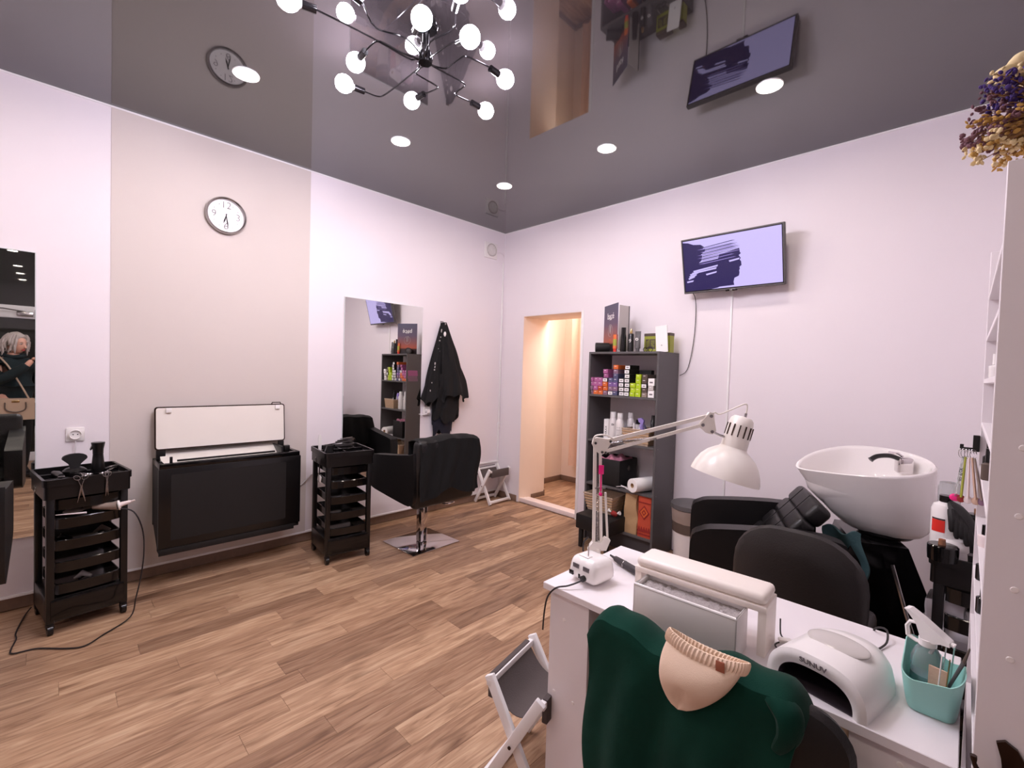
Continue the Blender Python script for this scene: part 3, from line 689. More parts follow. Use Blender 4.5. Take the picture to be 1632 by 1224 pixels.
SC2 = styling_chair('styling_chair', 'black leather styling chair cut off by the left edge of the photograph', .12)
place(SC2, (.86, -4.105, 0), .0)
WM[SC.name] = Matrix.Translation((.63, -1.475, 0)) @ RZ(.04)
# black cape over the chair back
cp = thing('black_cape', 'soft black cape thrown over the back of the styling chair', 'cape', (.93, -1.45, .4))
def capef(u, v):
    y = -1.745+u*.575; s = v*1.0
    x, z_ = .865, .93
    top = .915-.05*abs(u-.55)+.004*math.sin(u*17)
    if s < .25: t = s/.25; x = .80+.02*t; z_ = .62+(top-.62)*t
    elif s < .35: t = (s-.25)/.1; x = .82+.155*t; z_ = top+.018*math.sin(t*PI)
    else: t = (s-.35)/.65; x = .975+.012*t+.01*math.sin(u*14+t*3)*t; z_ = top-t*(.41+.025*math.sin(u*9+.6)+(.10 if u > .85 else 0)*0)
    y += .015*math.sin(z_*16+2)*(1 if u > .9 else .3)
    return (x+.006*math.sin(u*31+v*7), y, z_)
B().sheet(capef, 40, 36, .006).done('cloth', 'velvet_black', cp)

# ------------------------------------------------------------------ folding stools (legs cross in the x-z plane, seat slung along y)
def folding_stool(lb):
    o = thing('folding_stool', lb, 'stool', (0, 0, 0), group='white folding stools with grey canvas seats')
    hw_, hy, ht = .108, .15, .385
    for sy in (-1, 1):
        for sx in (-1, 1):
            y = sy*hy+sx*.010
            a = Vector((sx*hw_, y, .006)); c = Vector((-sx*hw_, y, ht)); d = (c-a); L = d.length; ang = math.atan2(d.x, d.z)
            B().obox((a+c)/2, (.036, .018, L), RY(ang), .003).done('leg', 'white_trim', o)
        B().lathe([(0, 0), (.006, 0), (.006, .003), (0, .003)], (0, sy*(hy+.02), ht/2), 10, RX(-sy*PI/2)).done('pivot_bolt', 'brass_dark', o)
    for sx in (-1, 1):
        B().box(sx*hw_-.012, sx*hw_+.012, -hy+.0, hy, .02, .045, .003).done('foot_rail', 'white_trim', o)
        B().box(sx*(hw_-.004)-.010, sx*(hw_-.004)+.010, -hy, hy, ht-.035, ht-.012, .003).done('top_rail', 'white_trim', o)
    def f(u, v):
        x = -hw_+u*2*hw_; t = (2*u-1); sag = .10*(1-t*t)
        return (x, -hy+.02+v*(2*hy-.04), ht-.008-sag)
    B().sheet(f, 16, 4, .003).done('canvas_seat', 'canvas_grey', o)
    for sx in (-1, 1): B().box(sx*hw_-.012, sx*hw_+.008, -hy+.02, hy-.02, ht-.09, ht-.008, .003).done('canvas_hem', 'canvas_grey', o)
    return o
F1 = folding_stool('small white folding stool with grey canvas against the wall near the doorway')
F2 = dup(F1, (2.742, -2.42, 0), .22, 'white folding stool with dark canvas beside the manicure desk leg')
place(F1, (.125, -.20, 0), .03)

# ------------------------------------------------------------------ hanging capes between mirror and corner
hk = thing('wall_hook', 'small steel wall hook from which the black capes hang', 'hook', (0, -.862, 1.88))
B().box(0, .006, -.88, -.844, 1.86, 1.935, .002).tube(smooth_pts([(.004, -.862, 1.88), (.05, -.862, 1.875), (.065, -.862, 1.90), (.06, -.862, 1.92)]), .005, 8).done('hook_body', 'steel', hk)
def drape(fn_c, fn_w, fn_d, z0, z1, seed, nf=9, amp=.16, nz=30, nu=72):
    """closed flattened tube hung against the wall: centre y, half width and half depth as functions of t (0 top, 1 bottom)"""
    def f(u, v):
        t = v; z_ = z1+(z0-z1)*t; a = 2*PI*u
        fold = 1+amp*min(1, t*3)*(math.sin(nf*a+seed+3*math.sin(t*2+seed))+.5*math.sin((nf+4)*a+seed*2+t*4))
        w_ = fn_w(t)*fold; d_ = fn_d(t)*(1+.8*(fold-1))
        zz = z_+(.03*math.sin(3*a+seed)+.02*math.sin(7*a))*t
        return (max(.004, fn_d(t)*1.05+.006+d_*math.cos(a)), fn_c(t)+w_*math.sin(a), zz)
    return B().sheet(f, nu, nz)
k1 = thing('hanging_cape', 'black spotted hairdressing cape hanging left on the wall hook', 'cape', (0, -.95, 1.1))
drape(lambda t: -.875-.11*t, lambda t: .012+.11*t**.8, lambda t: .015+.03*t, 1.12, 1.90, 1.3, 7, .14).done('cloth', 'black_cloth', k1)
b = B(); rs = random.Random(9)
for i in range(34):
    t = .06+.9*rs.random(); yy = -.875-.11*t-(.0+.085*t)*rs.uniform(.15, 1); 
    b.ell((.035+.052*t+rs.uniform(-.004, .004), yy, 1.90-.78*t), (.004, .005+.006*rs.random(), .007+.012*rs.random()), 8)
sp = b.done('white_spots', 'grey_cover', k1); sp['kind'] = 'stuff'
k2 = thing('hanging_apron', 'plain black hairdressing cape hanging in front on the wall hook', 'cape', (0, -.78, .9))
drape(lambda t: -.855+.095*min(1, t*1.3), lambda t: .015+.15*t**.75, lambda t: .03+.045*t, 1.16, 1.92, 2.1, 6, .17).done('cloth', 'black_matte' if False else 'black_cloth', k2)
drape(lambda t: -.80-.03*t, lambda t: .15-.01*t, lambda t: .055-.01*t, .93, 1.40, 4.4, 7, .16).done('lower_fold', 'black_cloth', k2)
B().ell((.07, -.868, 1.80), (.012, .016, .026), 12).done('white_patch', 'white_plastic', k2)
k3 = thing('hanging_jacket', 'dark navy jacket hem showing below the black capes', 'jacket', (0, -.85, .78))
drape(lambda t: -.85+.0*t, lambda t: .115, lambda t: .035, .79, 1.0, 3.2, 4, .08).done('cloth', 'navy_cloth', k3)
# ------------------------------------------------------------------ dark shelf unit with hair products
SX0, SX1, SY0, SY1, SH = 1.462, 2.118, -.352, -.012, 1.637
SZ = [.155, .505, .882, 1.272]          # shelf tops
su = thing('shelf_unit', 'tall dark grey open shelf unit full of hair products beside the doorway', 'shelf', ((SX0+SX1)/2, -.18, 0))
for x0 in (SX0, SX1-.018): B().box(x0, x0+.018, SY0, SY1, 0, SH-.018, .001, 1).done('side_panel', 'graphite', su)
B().box(SX0, SX1, SY0, SY1, SH-.018, SH, .001, 1).done('top_board', 'graphite', su)
for zz in SZ: B().box(SX0+.018, SX1-.018, SY0+.002, SY1, zz-.018, zz, .001, 1).done('shelf_board', 'graphite', su)
B().box(SX0+.018, SX1-.018, SY0+.03, SY0+.046, 0, .137).done('plinth_board', 'shelf_dark', su)
for zz in (.3, .5, .87, 1.26):
    for yy in (-.32, -.05): B().lathe([(0, 0), (.004, 0), (.003, .0015), (0, .0015)], (SX1, yy, zz), 8, RY(PI/2)).done('shelf_screw', 'steel', su)
YF = SY0+.01
def tmesh(o, b, nm, m, **k): return b.done(nm, m, o, **k)
# hair colour boxes: columns of stacked little cartons, colour by colour
cols = [(1.482, ['mauve_box', 'mauve_box', 'magenta_box', 'magenta_box']),
        (1.530, ['orange_box', 'magenta_box', 'magenta_box', 'magenta_box']),
        (1.578, ['orange_box', 'redorange_box', 'magenta_box', 'magenta_box']),
        (1.626, ['mauve_box', 'orange_box', 'orange_box', 'labelled', 'magenta_box', 'magenta_box']),
        (1.674, ['labelled', 'mauve_box', 'purple_box', 'indigo_box']),
        (1.722, ['indigo_box', 'mauve_box', 'purple_box', 'indigo_box', 'indigo_box', 'mauve_box', 'orange_box']),
        (1.782, ['labelled']*4), (1.832, ['labelled']*7),
        (1.886, ['lime']*3), (1.936, ['lime']*5),
        (1.990, ['beige_box', 'brown_box', 'labelled', 'brown_box', 'brown_box']), (2.050, ['white_tall', 'grey_cover', 'white_tall'])]
CN = {'mauve_box': 'dusky mauve', 'magenta_box': 'magenta pink', 'orange_box': 'orange', 'redorange_box': 'red orange', 'labelled': 'black with white end label', 'purple_box': 'violet', 'indigo_box': 'slate blue', 'lime': 'lime green', 'beige_box': 'beige', 'brown_box': 'dark brown', 'white_tall': 'white', 'grey_cover': 'grey'}
rb = random.Random(2)
ORD = ['first', 'second', 'third', 'fourth', 'fifth', 'sixth', 'seventh', 'eighth', 'ninth', 'tenth', 'eleventh', 'twelfth']
def carton(kind, x, z_, row, colm, wdt=.046, hgt=.0365, dep=.15, dy=0):
    base = {'labelled': 'black_matte', 'white_tall': 'paper'}.get(kind, kind)
    nm = 'hair_colour_box'; c = (x, SY0+.012+dy+dep/2, z_+hgt/2)
    lb = '%s carton, %s up in the %s stack from the left' % (CN[kind], ORD[row], ORD[colm])
    root = B().obox(c, (wdt-.0015, dep, hgt-.001), None, .001, 1).done(nm, base, None, lb, 'box', '%s hair colour cartons on the upper shelf' % CN[kind])
    y = SY0+.012+dy
    if kind in ('labelled', 'white_tall'):
        B().box(x-wdt*.44, x+wdt*.44, y-.0006, y+.0004, z_+.004, z_+hgt-.006).done('end_label', 'paper', root)
        B().box(x-wdt*.25, x+wdt*.25, y-.001, y+.0002, z_+hgt*.35, z_+hgt*.55).done('label_print', 'ink_grey', root)
    else:
        B().box(x-wdt*.28, x+wdt*.12, y-.0006, y+.0004, z_+hgt*.62, z_+hgt*.72).done('label_print', 'paper', root)
    return root
for ci, (x, st) in enumerate(cols):
    zz = SZ[3]
    for ri, k in enumerate(st):
        hh = .058 if k == 'white_tall' else .0365
        carton(k, x+rb.uniform(-.002, .002), zz, ri, ci, .054 if k in ('white_tall',) else .046, hh, dy=rb.uniform(0, .012)); zz += hh
# black cartons lying behind the columns
for k, (x, n) in enumerate(((1.79, 6), (1.91, 6))):
    for i in range(n):
        B().box(x-.055, x+.055, -.178, -.13, SZ[3]+i*.0365, SZ[3]+i*.0365+.0355, .001, 1).done('hair_colour_box', 'black_matte', None, 'plain black carton lying sideways, %s up behind the %s stack' % (ORD[i], ('seventh', 'ninth')[k]), 'box', 'black cartons behind the stacks on the upper shelf')
# third shelf: bottles
def bottle(x, y, z_, prof, mat, lb, nm='bottle', cap=None, capm=None, seg=20, cat='bottle'):
    o = thing(nm, lb, cat, (x, y, z_))
    B().lathe(prof, (x, y, z_), seg).done('bottle_body', mat, o)
    if cap: B().lathe(cap, (x, y, z_), seg).done('cap', capm or mat, o)
    return o
shamp = [(0, 0), (.034, 0), (.036, .004), (.036, .15), (.033, .172), (.024, .19), (.0225, .195), (0, .195)]
scap = [(.0225, .195), (.024, .197), (.0235, .238), (.021, .242), (0, .242)]
b1 = bottle(1.655, -.235, SZ[2], shamp, 'white_plastic', 'tall white shampoo bottle with black letters, left of the pair', 'shampoo_bottle', scap, 'paper')
text('DI', .022, 'lettering', 'ink', b1, frame((1.672, -.2675, SZ[2]+.135), (.93, .36, 0), (0, 0, 1)), .0004, .0008)
b2 = bottle(1.738, -.26, SZ[2], [(r, z_*.99) for r, z_ in shamp], 'white_plastic', 'white shampoo bottle with fine grey print in front of the basket', 'shampoo_bottle', [(r, z_*.99) for r, z_ in scap], 'paper')
for i in range(4): text(('for hair', 'shampoo', '- - - -', '1000 ml')[i], .010, 'lettering', 'ink_grey', b2, frame((1.748, -.2962, SZ[2]+.12-.022*i), (.95, .3, 0), (0, 0, 1)), .0003)
bottle(1.770, -.14, SZ[2], shamp, 'white_plastic', 'white shampoo bottle with an amber lower label at the back of the shelf', 'shampoo_bottle', scap, 'paper')
bx = thing('tube_carton', 'slim white carton with upright black letters left of the bottles', 'box', (1.598, -.23, SZ[2]))
B().box(1.575, 1.621, -.255, -.205, SZ[2], SZ[2]+.175, .001, 1).done('carton_body', 'paper', bx)
text('WAXX', .03, 'lettering', 'ink', bx, frame((1.598, -.2555, SZ[2]+.07), (0, 0, 1), (-1, 0, 0)), .0004)
def basket(lb, x0, x1, y0, y1, z0, z1, fl=.02, m='wicker'):
    o = thing('wicker_basket', lb, 'basket', ((x0+x1)/2, (y0+y1)/2, z0))
    b = B(); b.box(x0+fl, x1-fl, y0+fl, y1-fl, z0, z0+.005)
    def wall(p, q, P2, Q2):
        A = [b.bm.verts.new(v) for v in (p, q, Q2, P2)]; n = (Vector(q)-Vector(p)).cross(Vector(P2)-Vector(p)).normalized()*.005
        D = [b.bm.verts.new(Vector(v)-n) for v in (p, q, Q2, P2)]; b.bm.faces.new(A); b.bm.faces.new(D[::-1])
        for i in range(4): b.bm.faces.new((A[i], A[(i+1) % 4], D[(i+1) % 4], D[i]))
    lo = [(x0+fl, y0+fl, z0), (x1-fl, y0+fl, z0), (x1-fl, y1-fl, z0), (x0+fl, y1-fl, z0)]; hi = [(x0, y0, z1), (x1, y0, z1), (x1, y1, z1), (x0, y1, z1)]
    for i in range(4): wall(lo[i], lo[(i+1) % 4], hi[i], hi[(i+1) % 4])
    b.done('basket_wall', m, o)
    B().tube([*hi], .0055, 8, close=True).done('rim', m, o)
    for k in range(1, 6):
        t = k/6; P_ = [tuple(Vector(lo[i]).lerp(Vector(hi[i]), t)) for i in range(4)]
        c = Vector(((x0+x1)/2, (y0+y1)/2, 0)); P_ = [tuple(Vector(p)+(Vector((p[0], p[1], 0))-c).normalized()*.003) for p in P_]
        B().tube(P_, .004, 6, close=True).done('woven_band', 'kraft', o)
    return o
basket('small pale wicker basket with pump bottles on the middle shelf', 1.805, 2.045, -.335, -.10, SZ[2], SZ[2]+.125, .012)
pump = [(0, 0), (.022, 0), (.024, .01), (.024, .09), (.012, .115), (.008, .12), (0, .12)]
bottle(1.865, -.25, SZ[2]+.006, pump, 'pinkwhite', 'small pinkish bottle with a white nozzle in the middle shelf basket', 'dropper_bottle', [(.008, .12), (.009, .14), (.003, .165), (0, .168)], 'white_plastic')
bottle(1.925, -.27, SZ[2]+.006, [(r*.8, z_*.85) for r, z_ in pump], 'white_plastic', 'tiny white bottle with pointed nozzle in front in the middle shelf basket', 'dropper_bottle', [(.0065, .102), (.007, .12), (.002, .142), (0, .143)], 'white_plastic')
o = thing('spray_bottle', 'lilac spray bottle standing in the basket on the middle shelf', 'bottle', (1.905, -.2, SZ[2]+.006))
B().lathe([(0, 0), (.026, 0), (.027, .11), (.015, .145), (.012, .155), (0, .155)], (1.905, -.2, SZ[2]+.006), 18).done('bottle_body', 'lavender', o)
B().prism([(1.875, SZ[2]+.205), (1.885, SZ[2]+.175), (1.925, SZ[2]+.155), (1.93, SZ[2]+.19), (1.905, SZ[2]+.212)], 'y', -.212, -.188).done('spray_head', 'clear_plastic' if False else 'lavender', o)
B().prism([(1.925, SZ[2]+.15), (1.945, SZ[2]+.12), (1.952, SZ[2]+.125), (1.935, SZ[2]+.16)], 'y', -.206, -.194).done('trigger', 'indigo_box', o)
bottle(1.835, -.13, SZ[2]+.006, [(0, 0), (.024, 0), (.024, .14), (0, .145)], 'white_plastic', 'white tube with a black cap at the back of the middle shelf basket', 'cosmetic_tube', [(.018, .145), (.018, .18), (0, .18)], 'black_plastic')
bottle(2.01, -.2, SZ[2]+.006, [(0, 0), (.022, 0), (.022, .19), (.016, .20), (.016, .235), (0, .235)], 'black_plastic', 'tall black bottle at the right end of the middle shelf basket', 'tall_bottle')
bottle(2.068, -.16, SZ[2], [(0, 0), (.026, 0), (.026, .12), (.012, .14), (0, .14)], 'dark_red', 'dark red bottle beside the right side panel on the middle shelf', 'red_bottle', [(.012, .14), (.012, .165), (0, .165)], 'black_plastic')
# second shelf: black fabric box with towels
o = thing('storage_box', 'black fabric storage box with a metal ring on the second shelf', 'box', (1.66, -.19, SZ[1]))
b = B(); x0, x1, y0, y1, z0, z1 = 1.56, 1.80, -.338, -.06, SZ[1], SZ[1]+.225
b.box(x0, x1, y0, y0+.006, z0, z1, .002).box(x0, x1, y1-.006, y1, z0, z1, .002).box(x0, x0+.006, y0, y1, z0, z1, .002).box(x1-.006, x1, y0, y1, z0, z1, .002).box(x0, x1, y0, y1, z0, z0+.006)
b.done('box_body', 'black_matte', o)
B().tube([(x1+.002+.0, -.20+.012*math.cos(t), z0+.15+.02*math.sin(t)) for t in [i*PI/8 for i in range(16)]], .0018, 6, close=True).done('ring_handle', 'steel', o)
o = thing('pink_towel', 'folded dusty pink towel in the black storage box', 'towel', (1.66, -.2, SZ[1]+.15))
B().sheet(lambda u, v: (1.575+u*.21, -.325+v*.24, SZ[1]+.205+.03*math.sin(u*3.1)+.012*math.sin(u*13+v*9)+.008*math.cos(v*17)), 26, 20, .03).done('towel_fold', 'pink_towel', o)
# paper towel roll on its side
o = thing('paper_towel_roll', 'white paper towel roll lying on the second shelf', 'paper roll', (1.99, -.2, SZ[1]))
d = Vector((.30, .95, 0)).normalized(); c0 = Vector((1.945, -.385, SZ[1]+.058)); rr_ = d.to_track_quat('Z', 'Y').to_matrix().to_4x4()
B().lathe([(.019, 0), (.055, 0), (.056, .004), (.056, .22), (.055, .224), (.019, .224), (.019, 0)], c0, 32, rr_).done('paper_roll', 'paper', o)
B().lathe([(.0165, .002), (.019, .001), (.019, .222), (.0165, .222), (.0165, .002)], c0, 24, rr_).done('cardboard_core', 'kraft', o)
o = thing('white_cable', 'white tangled cable at the edge of the second shelf beside the paper roll', 'cable', (1.90, -.33, SZ[1]))
B().tube(smooth_pts([(1.78, -.35, SZ[1]+.012), (1.84, -.355, SZ[1]+.025), (1.89, -.33, SZ[1]+.01), (1.86, -.30, SZ[1]+.008), (1.80, -.31, SZ[1]+.02), (1.85, -.34, SZ[1]+.02), (1.90, -.35, SZ[1]+.006)], 4), .0035, 6).done('cable_loop', 'cord_white', o)
# bottom shelf: paper bags
def crumple_box(x0, x1, y0, y1, z0, z1, seed, amp, taper=.0, n=9):
    b = B()
    P = rrect(-1, 1, -1, 1, .12, 3); m = len(P)
    rings = []
    for k in range(n+1):
        t = k/n; z_ = z0+(z1-z0)*t; s = 1-taper*t
        ring = []
        for (p, q) in P:
            v = Vector(((x0+x1)/2+p*(x1-x0)/2*s, (y0+y1)/2+q*(y1-y0)/2*(1-.55*max(0, t-.25)/.75 if taper else 1), z_)); v += noise.noise_vector(v*9+Vector((seed, 0, 0)))*amp*min(1, t*2.5)
            ring.append(b.bm.verts.new(v))
        rings.append(ring)
    for k in range(n):
        for i in range(m): b.bm.faces.new((rings[k][i], rings[k][(i+1) % m], rings[k+1][(i+1) % m], rings[k+1][i]))
    b.bm.faces.new(rings[0][::-1])
    return b
o = thing('paper_bag', 'crumpled brown kraft paper bag on the bottom shelf', 'bag', (1.90, -.25, SZ[0]))
crumple_box(1.852, 1.965, -.33, -.16, SZ[0]+.001, SZ[0]+.325, 3, .022, .0).done('bag_body', 'kraft', o)
B().tube(smooth_pts([(1.88, -.31, SZ[0]+.31), (1.885, -.335, SZ[0]+.33), (1.91, -.34, SZ[0]+.328), (1.925, -.315, SZ[0]+.31)], 4), .003, 6).done('handle', 'pinkwhite', o)
o = thing('patterned_gift_bag', 'red paper bag with a diamond folk pattern on the bottom shelf', 'bag', (2.03, -.24, SZ[0]))
x0, x1, y0, y1, z0, z1 = 1.975, 2.092, -.335, -.15, SZ[0]+.001, SZ[0]+.33
crumple_box(x0, x1, y0, y1, z0, z1, 8, .006).done('bag_body', 'red_print', o)
xm, yf = (x0+x1)/2, y0-.004
for k, rr_ in enumerate((.046, .034, .021, .009)):
    P = [(xm-rr_, z0+.20), (xm, z0+.20-rr_*1.25), (xm+rr_, z0+.20), (xm, z0+.20+rr_*1.25)]
    B().prism(P, 'y', yf-.0012-.0008*k, yf+.004).done('diamond_print', ('dark_red', 'orange_box', 'dark_red', 'orange_box')[k], o)
b = B()
for k in range(5): b.prism([(x0+.008+k*.021, z0+.055), (x0+.018+k*.021, z0+.085), (x0+.028+k*.021, z0+.055)], 'y', yf-.0015, yf+.004)
b.box(x0+.004, x1-.004, yf-.0015, yf+.004, z0+.045, z0+.055).box(x0+.004, x1-.004, yf-.0015, yf+.004, z0+.02, z0+.03).box(x0+.004, x1-.004, yf-.0015, yf+.004, z0+.275, z0+.282)
o2 = b.done('border_print', 'dark_red', o); o2['kind'] = 'stuff'
basket('pale wicker basket on the black bench in the lowest shelf compartment', 1.505, 1.79, -.42, -.20, .282, .425, .028)
o = thing('candy_pack', 'small red and white wrapped bag between basket and kraft bag', 'bag', (1.80, -.42, .30))
B().ell((1.80, -.40, .305), (.032, .02, .022), 14).jitter(.006, 40).done('wrapper', 'dark_red', o)
for s in (-1, 1): B().lathe([(.004, 0), (.018, .028), (.0, .026)], (1.80+s*.028, -.402, .313), 8, RY(s*1.2)).done('wrapper_end', 'paper', o)
o = thing('black_bench', 'low black box stool on short legs pushed under the shelf unit', 'stool', (1.68, -.35, 0))
B().box(1.53, 1.86, -.56, -.20, .156, .28, .01).done('bench_body', 'black_matte', o)
for x in (1.57, 1.82): B().box(x-.016, x+.016, -.545, -.515, 0, .16, .003).done('leg', 'black_matte', o)
# things on top of the unit
ST = SH
o = thing('portable_speaker', 'black cylindrical speaker lying on the left end of the shelf unit', 'speaker', (1.55, -.26, ST))
d = Vector((.62, .50, 0)).normalized(); c0 = Vector((1.50, -.315, ST+.0415)); rs_ = d.to_track_quat('Z', 'Y').to_matrix().to_4x4()
B().lathe([(.030, .006), (.040, .0), (.041, .01), (.041, .15), (.038, .158), (.028, .16), (0, .156)], c0, 28, rs_).done('speaker_body', 'black_matte', o)
B().lathe([(.0, .004), (.022, .003), (.030, .008), (.036, -.001), (.040, .004), (.036, .008)], c0, 28, rs_).done('end_ring', 'graphite', o)
o = thing('colour_chart_folder', 'standing folder with a violet to orange cover and white lettering', 'folder', (1.68, -.22, ST))
fA = frame((1.612, -.262, ST+.205), (.83, -.55, 0), (0, 0, 1))   # local x along cover
def fol(b, nm, m): return b.xf(fA).done(nm, m, o)
fol(B().box(-.14, .14, -.205, .205, -.003, .0, .0005, 1), 'cover', 'indigo_box')
def gradm():
    m = bpy.data.materials.new('sunset_cover'); m.use_nodes = True; nt = m.node_tree; b = nt.nodes['Principled BSDF']; b.inputs['Roughness'].default_value = .4
    tc = nt.nodes.new('ShaderNodeTexCoord'); sp = nt.nodes.new('ShaderNodeSeparateXYZ'); cr = nt.nodes.new('ShaderNodeValToRGB')
    nt.links.new(tc.outputs['Generated'], sp.inputs[0]); nt.links.new(sp.outputs['Z'], cr.inputs[0]); nt.links.new(cr.outputs[0], b.inputs['Base Color'])
    el = cr.color_ramp.elements; el[0].position = .10; el[0].color = (lin(40), lin(30), lin(34), 1); el[1].position = .95; el[1].color = (lin(78), lin(76), lin(98), 1)
    for p, c in ((.16, (60, 34, 30)), (.2, (176, 84, 58)), (.38, (140, 84, 84)), (.6, (96, 80, 104))): e = el.new(p); e.color = tuple(lin(v) for v in c)+(1,)
    MATS['sunset_cover'] = m
gradm()
fol(B().box(-.1395, .1395, -.2045, .2045, .0002, .0012), 'cover_print', 'sunset_cover')
text('bac\u00e9', .075, 'lettering', 'paper', o, fA @ Matrix.Translation((.0, .105, .0014)), .0004, .0005)
text('colour', .02, 'lettering', 'paper', o, fA @ Matrix.Translation((.0, .078, .0014)), .0003)
fol(B().tube([(.045*math.cos(t)*1, -.02+.052*math.sin(t), .0016) for t in [i*PI/12 for i in range(24)]], .0012, 5, close=True), 'emblem_ring', 'grey_cover')
for k in range(6): fol(B().tube([(-.015+.006*k, -.04+.01*math.sin(k*2), .0016), (-.018+.006*k, -.005, .0016), (-.013+.006*k, .03+.01*math.cos(k), .0016)], .0009, 5), 'emblem_line', 'grey_cover')
text('colouring', .010, 'lettering', 'orange_box', o, fA @ Matrix.Translation((.0, -.098, .0014)), .0003)
fB = frame((1.744, -.262, ST+.203), (.10, .99, 0), (0, 0, 1))
B().box(-.065, .065, -.188, .188, -.004, .0, .0005, 1).xf(fB).done('inner_page', 'grey_cover', o)
B().box(.058, .066, -.19, .19, -.006, .004, .0005, 1).xf(fB).done('page_edge', 'graphite', o)
def tube_box(lb, x, y, hgt, m, capm, capr=.016, txt=None, wdt=.02):
    o = thing('cosmetic_tube', lb, 'tube', (x, y, ST))
    B().lathe([(0, 0), (capr, 0), (capr, .026), (0, .026)], (x, y, ST), 18).done('cap', capm, o)
    n = 8
    b = B(); b.sheet(lambda u, v: (x+(wdt+.004*v)*math.sin(2*PI*u), y+(wdt*(1-v)+.002)*math.cos(2*PI*u), ST+.026+v*(hgt-.026)), 16, 4)
    b.done('tube_body', m, o)
    if txt: text(txt, .045, 'lettering', 'paper', o, frame((x+.004, y-wdt-.002, ST+hgt*.62), (.95, .3, 0), (0, 0, 1)), .0006, .001)
    return o
tube_box('red and yellow striped tube standing on its red cap', 1.708, -.33, .145, 'orange_box', 'red_plastic')
o = bpy.data.objects['cosmetic_tube.001'] if 'cosmetic_tube.001' in bpy.data.objects else None
B().lathe([(.0205, 0), (.021, .05), (.0205, .055)], (1.708, -.33, ST+.05), 16, None, 1.0, .9).done('green_band', 'olive_box', bpy.context.scene.objects.get('cosmetic_tube.001') or bpy.context.scene.objects['cosmetic_tube'])
bottle(1.775, -.315, ST, [(0, 0), (.024, 0), (.026, .01), (.023, .12), (.019, .15), (.019, .20), (0, .20)], 'black_gloss', 'tallest black spray can on top of the shelf unit', 'spray_can')
o = bottle(1.845, -.315, ST, [(0, 0), (.022, 0), (.022, .14), (.018, .148), (0, .148)], 'black_plastic', 'black bottle with a gold nozzle beside the grey tube', 'spray_can', [(.010, .148), (.011, .17), (.006, .185), (0, .187)], 'gold')
text('9', .04, 'lettering', 'paper', o, frame((1.85, -.3385, ST+.085), (.95, .3, 0), (0, 0, 1)), .0005)
tube_box('grey cosmetic tube with large white numeral on the shelf unit', 1.905, -.31, .165, 'graphite', 'graphite', .016, 'o', .022)
def gbox(x0, x1, lb):
    o = thing('display_box', lb, 'box', ((x0+x1)/2, -.2, ST), group='olive green display boxes')
    B().box(x0, x1, -.17, -.10, ST, ST+.145, .001, 1).done('box_body', 'olive_box', o)
    B().box(x0-.001, x1+.001, -.172, -.099, ST+.135, ST+.158, .001, 1).done('box_lid', 'brown_box', o)
    return o
gb = gbox(1.885, 2.0, 'olive green box with black striped pattern on the shelf unit')
B().box(1.90, 1.985, -.1712, -.17, ST+.03, ST+.11).done('pattern_ground', 'brown_box', gb)
for k in range(5):
    B().obox((1.921, -.1718, ST+.052+.011*k), (.036, .0008, .004), RY(-.6)).done('pattern_stripe', 'olive_box', gb)
    B().obox((1.963, -.1718, ST+.052+.011*k), (.034, .0008, .004), RY(.5 if k < 2 else 0)).done('pattern_stripe', 'olive_box', gb)
gbox(2.06, 2.112, 'narrow olive green box behind the white card on the shelf unit')
o = thing('white_card', 'plain white card carton standing at the right of the shelf unit', 'card', (2.06, -.215, ST))
B().obox((2.062, -.215, ST+.106), (.100, .006, .212), RX(-.0) @ RY(-.08), .001, 1).done('card_sheet', 'paper', o)
B().lathe([(0, 0), (.006, 0), (.006, .002), (0, .002)], (2.066, -.2185, ST+.055), 10, RX(PI/2)).done('hole_mark', 'grey_cover', o)
o = thing('spectacles', 'dark spectacles lying on the shelf unit before the olive box', 'glasses', (2.02, -.32, ST))
for s in (-1, 1): B().tube([(1.975+s*.022+.019*math.cos(t), -.27, ST+.019+.017*math.sin(t)) for t in [i*PI/8 for i in range(16)]], .0022, 6, close=True).done('lens_rim', 'black_gloss', o)
B().tube([(2.015, -.27, ST+.022), (2.02, -.20, ST+.02)], .002, 6).tube([(1.936, -.27, ST+.022), (1.93, -.20, ST+.02)], .002, 6).tube([(1.97, -.27, ST+.024), (1.98, -.27, ST+.024)], .002, 6).done('temple_frame', 'grey_cover', o)
# ------------------------------------------------------------------ waste bin
o = thing('waste_bin', 'round dark waste bin with plastic bag edge beside the shelf unit', 'bin', (2.375, -.235, 0))
c = (2.375, -.235, 0)
B().lathe([(0, 0), (.118, 0), (.122, .01), (.142, .44), (.136, .44), (.118, .012), (0, .012)], c, 36).done('bin_body', 'white_plastic', o)
B().lathe([(.1425, .355), (.147, .40), (.150, .455), (.146, .462), (.140, .455), (.136, .40)], c, 36).jitter(.003, 30).done('bin_liner', 'beige_box', o)
B().lathe([(.150, .452), (.157, .458), (.155, .488), (.10, .502), (0, .505)], c, 36).done('lid', 'graphite', o)
B().lathe([(.1405, .28), (.1415, .36), (.1428, .40), (.1385, .40), (.137, .28)], c, 36).done('upper_band', 'brown_box', o)
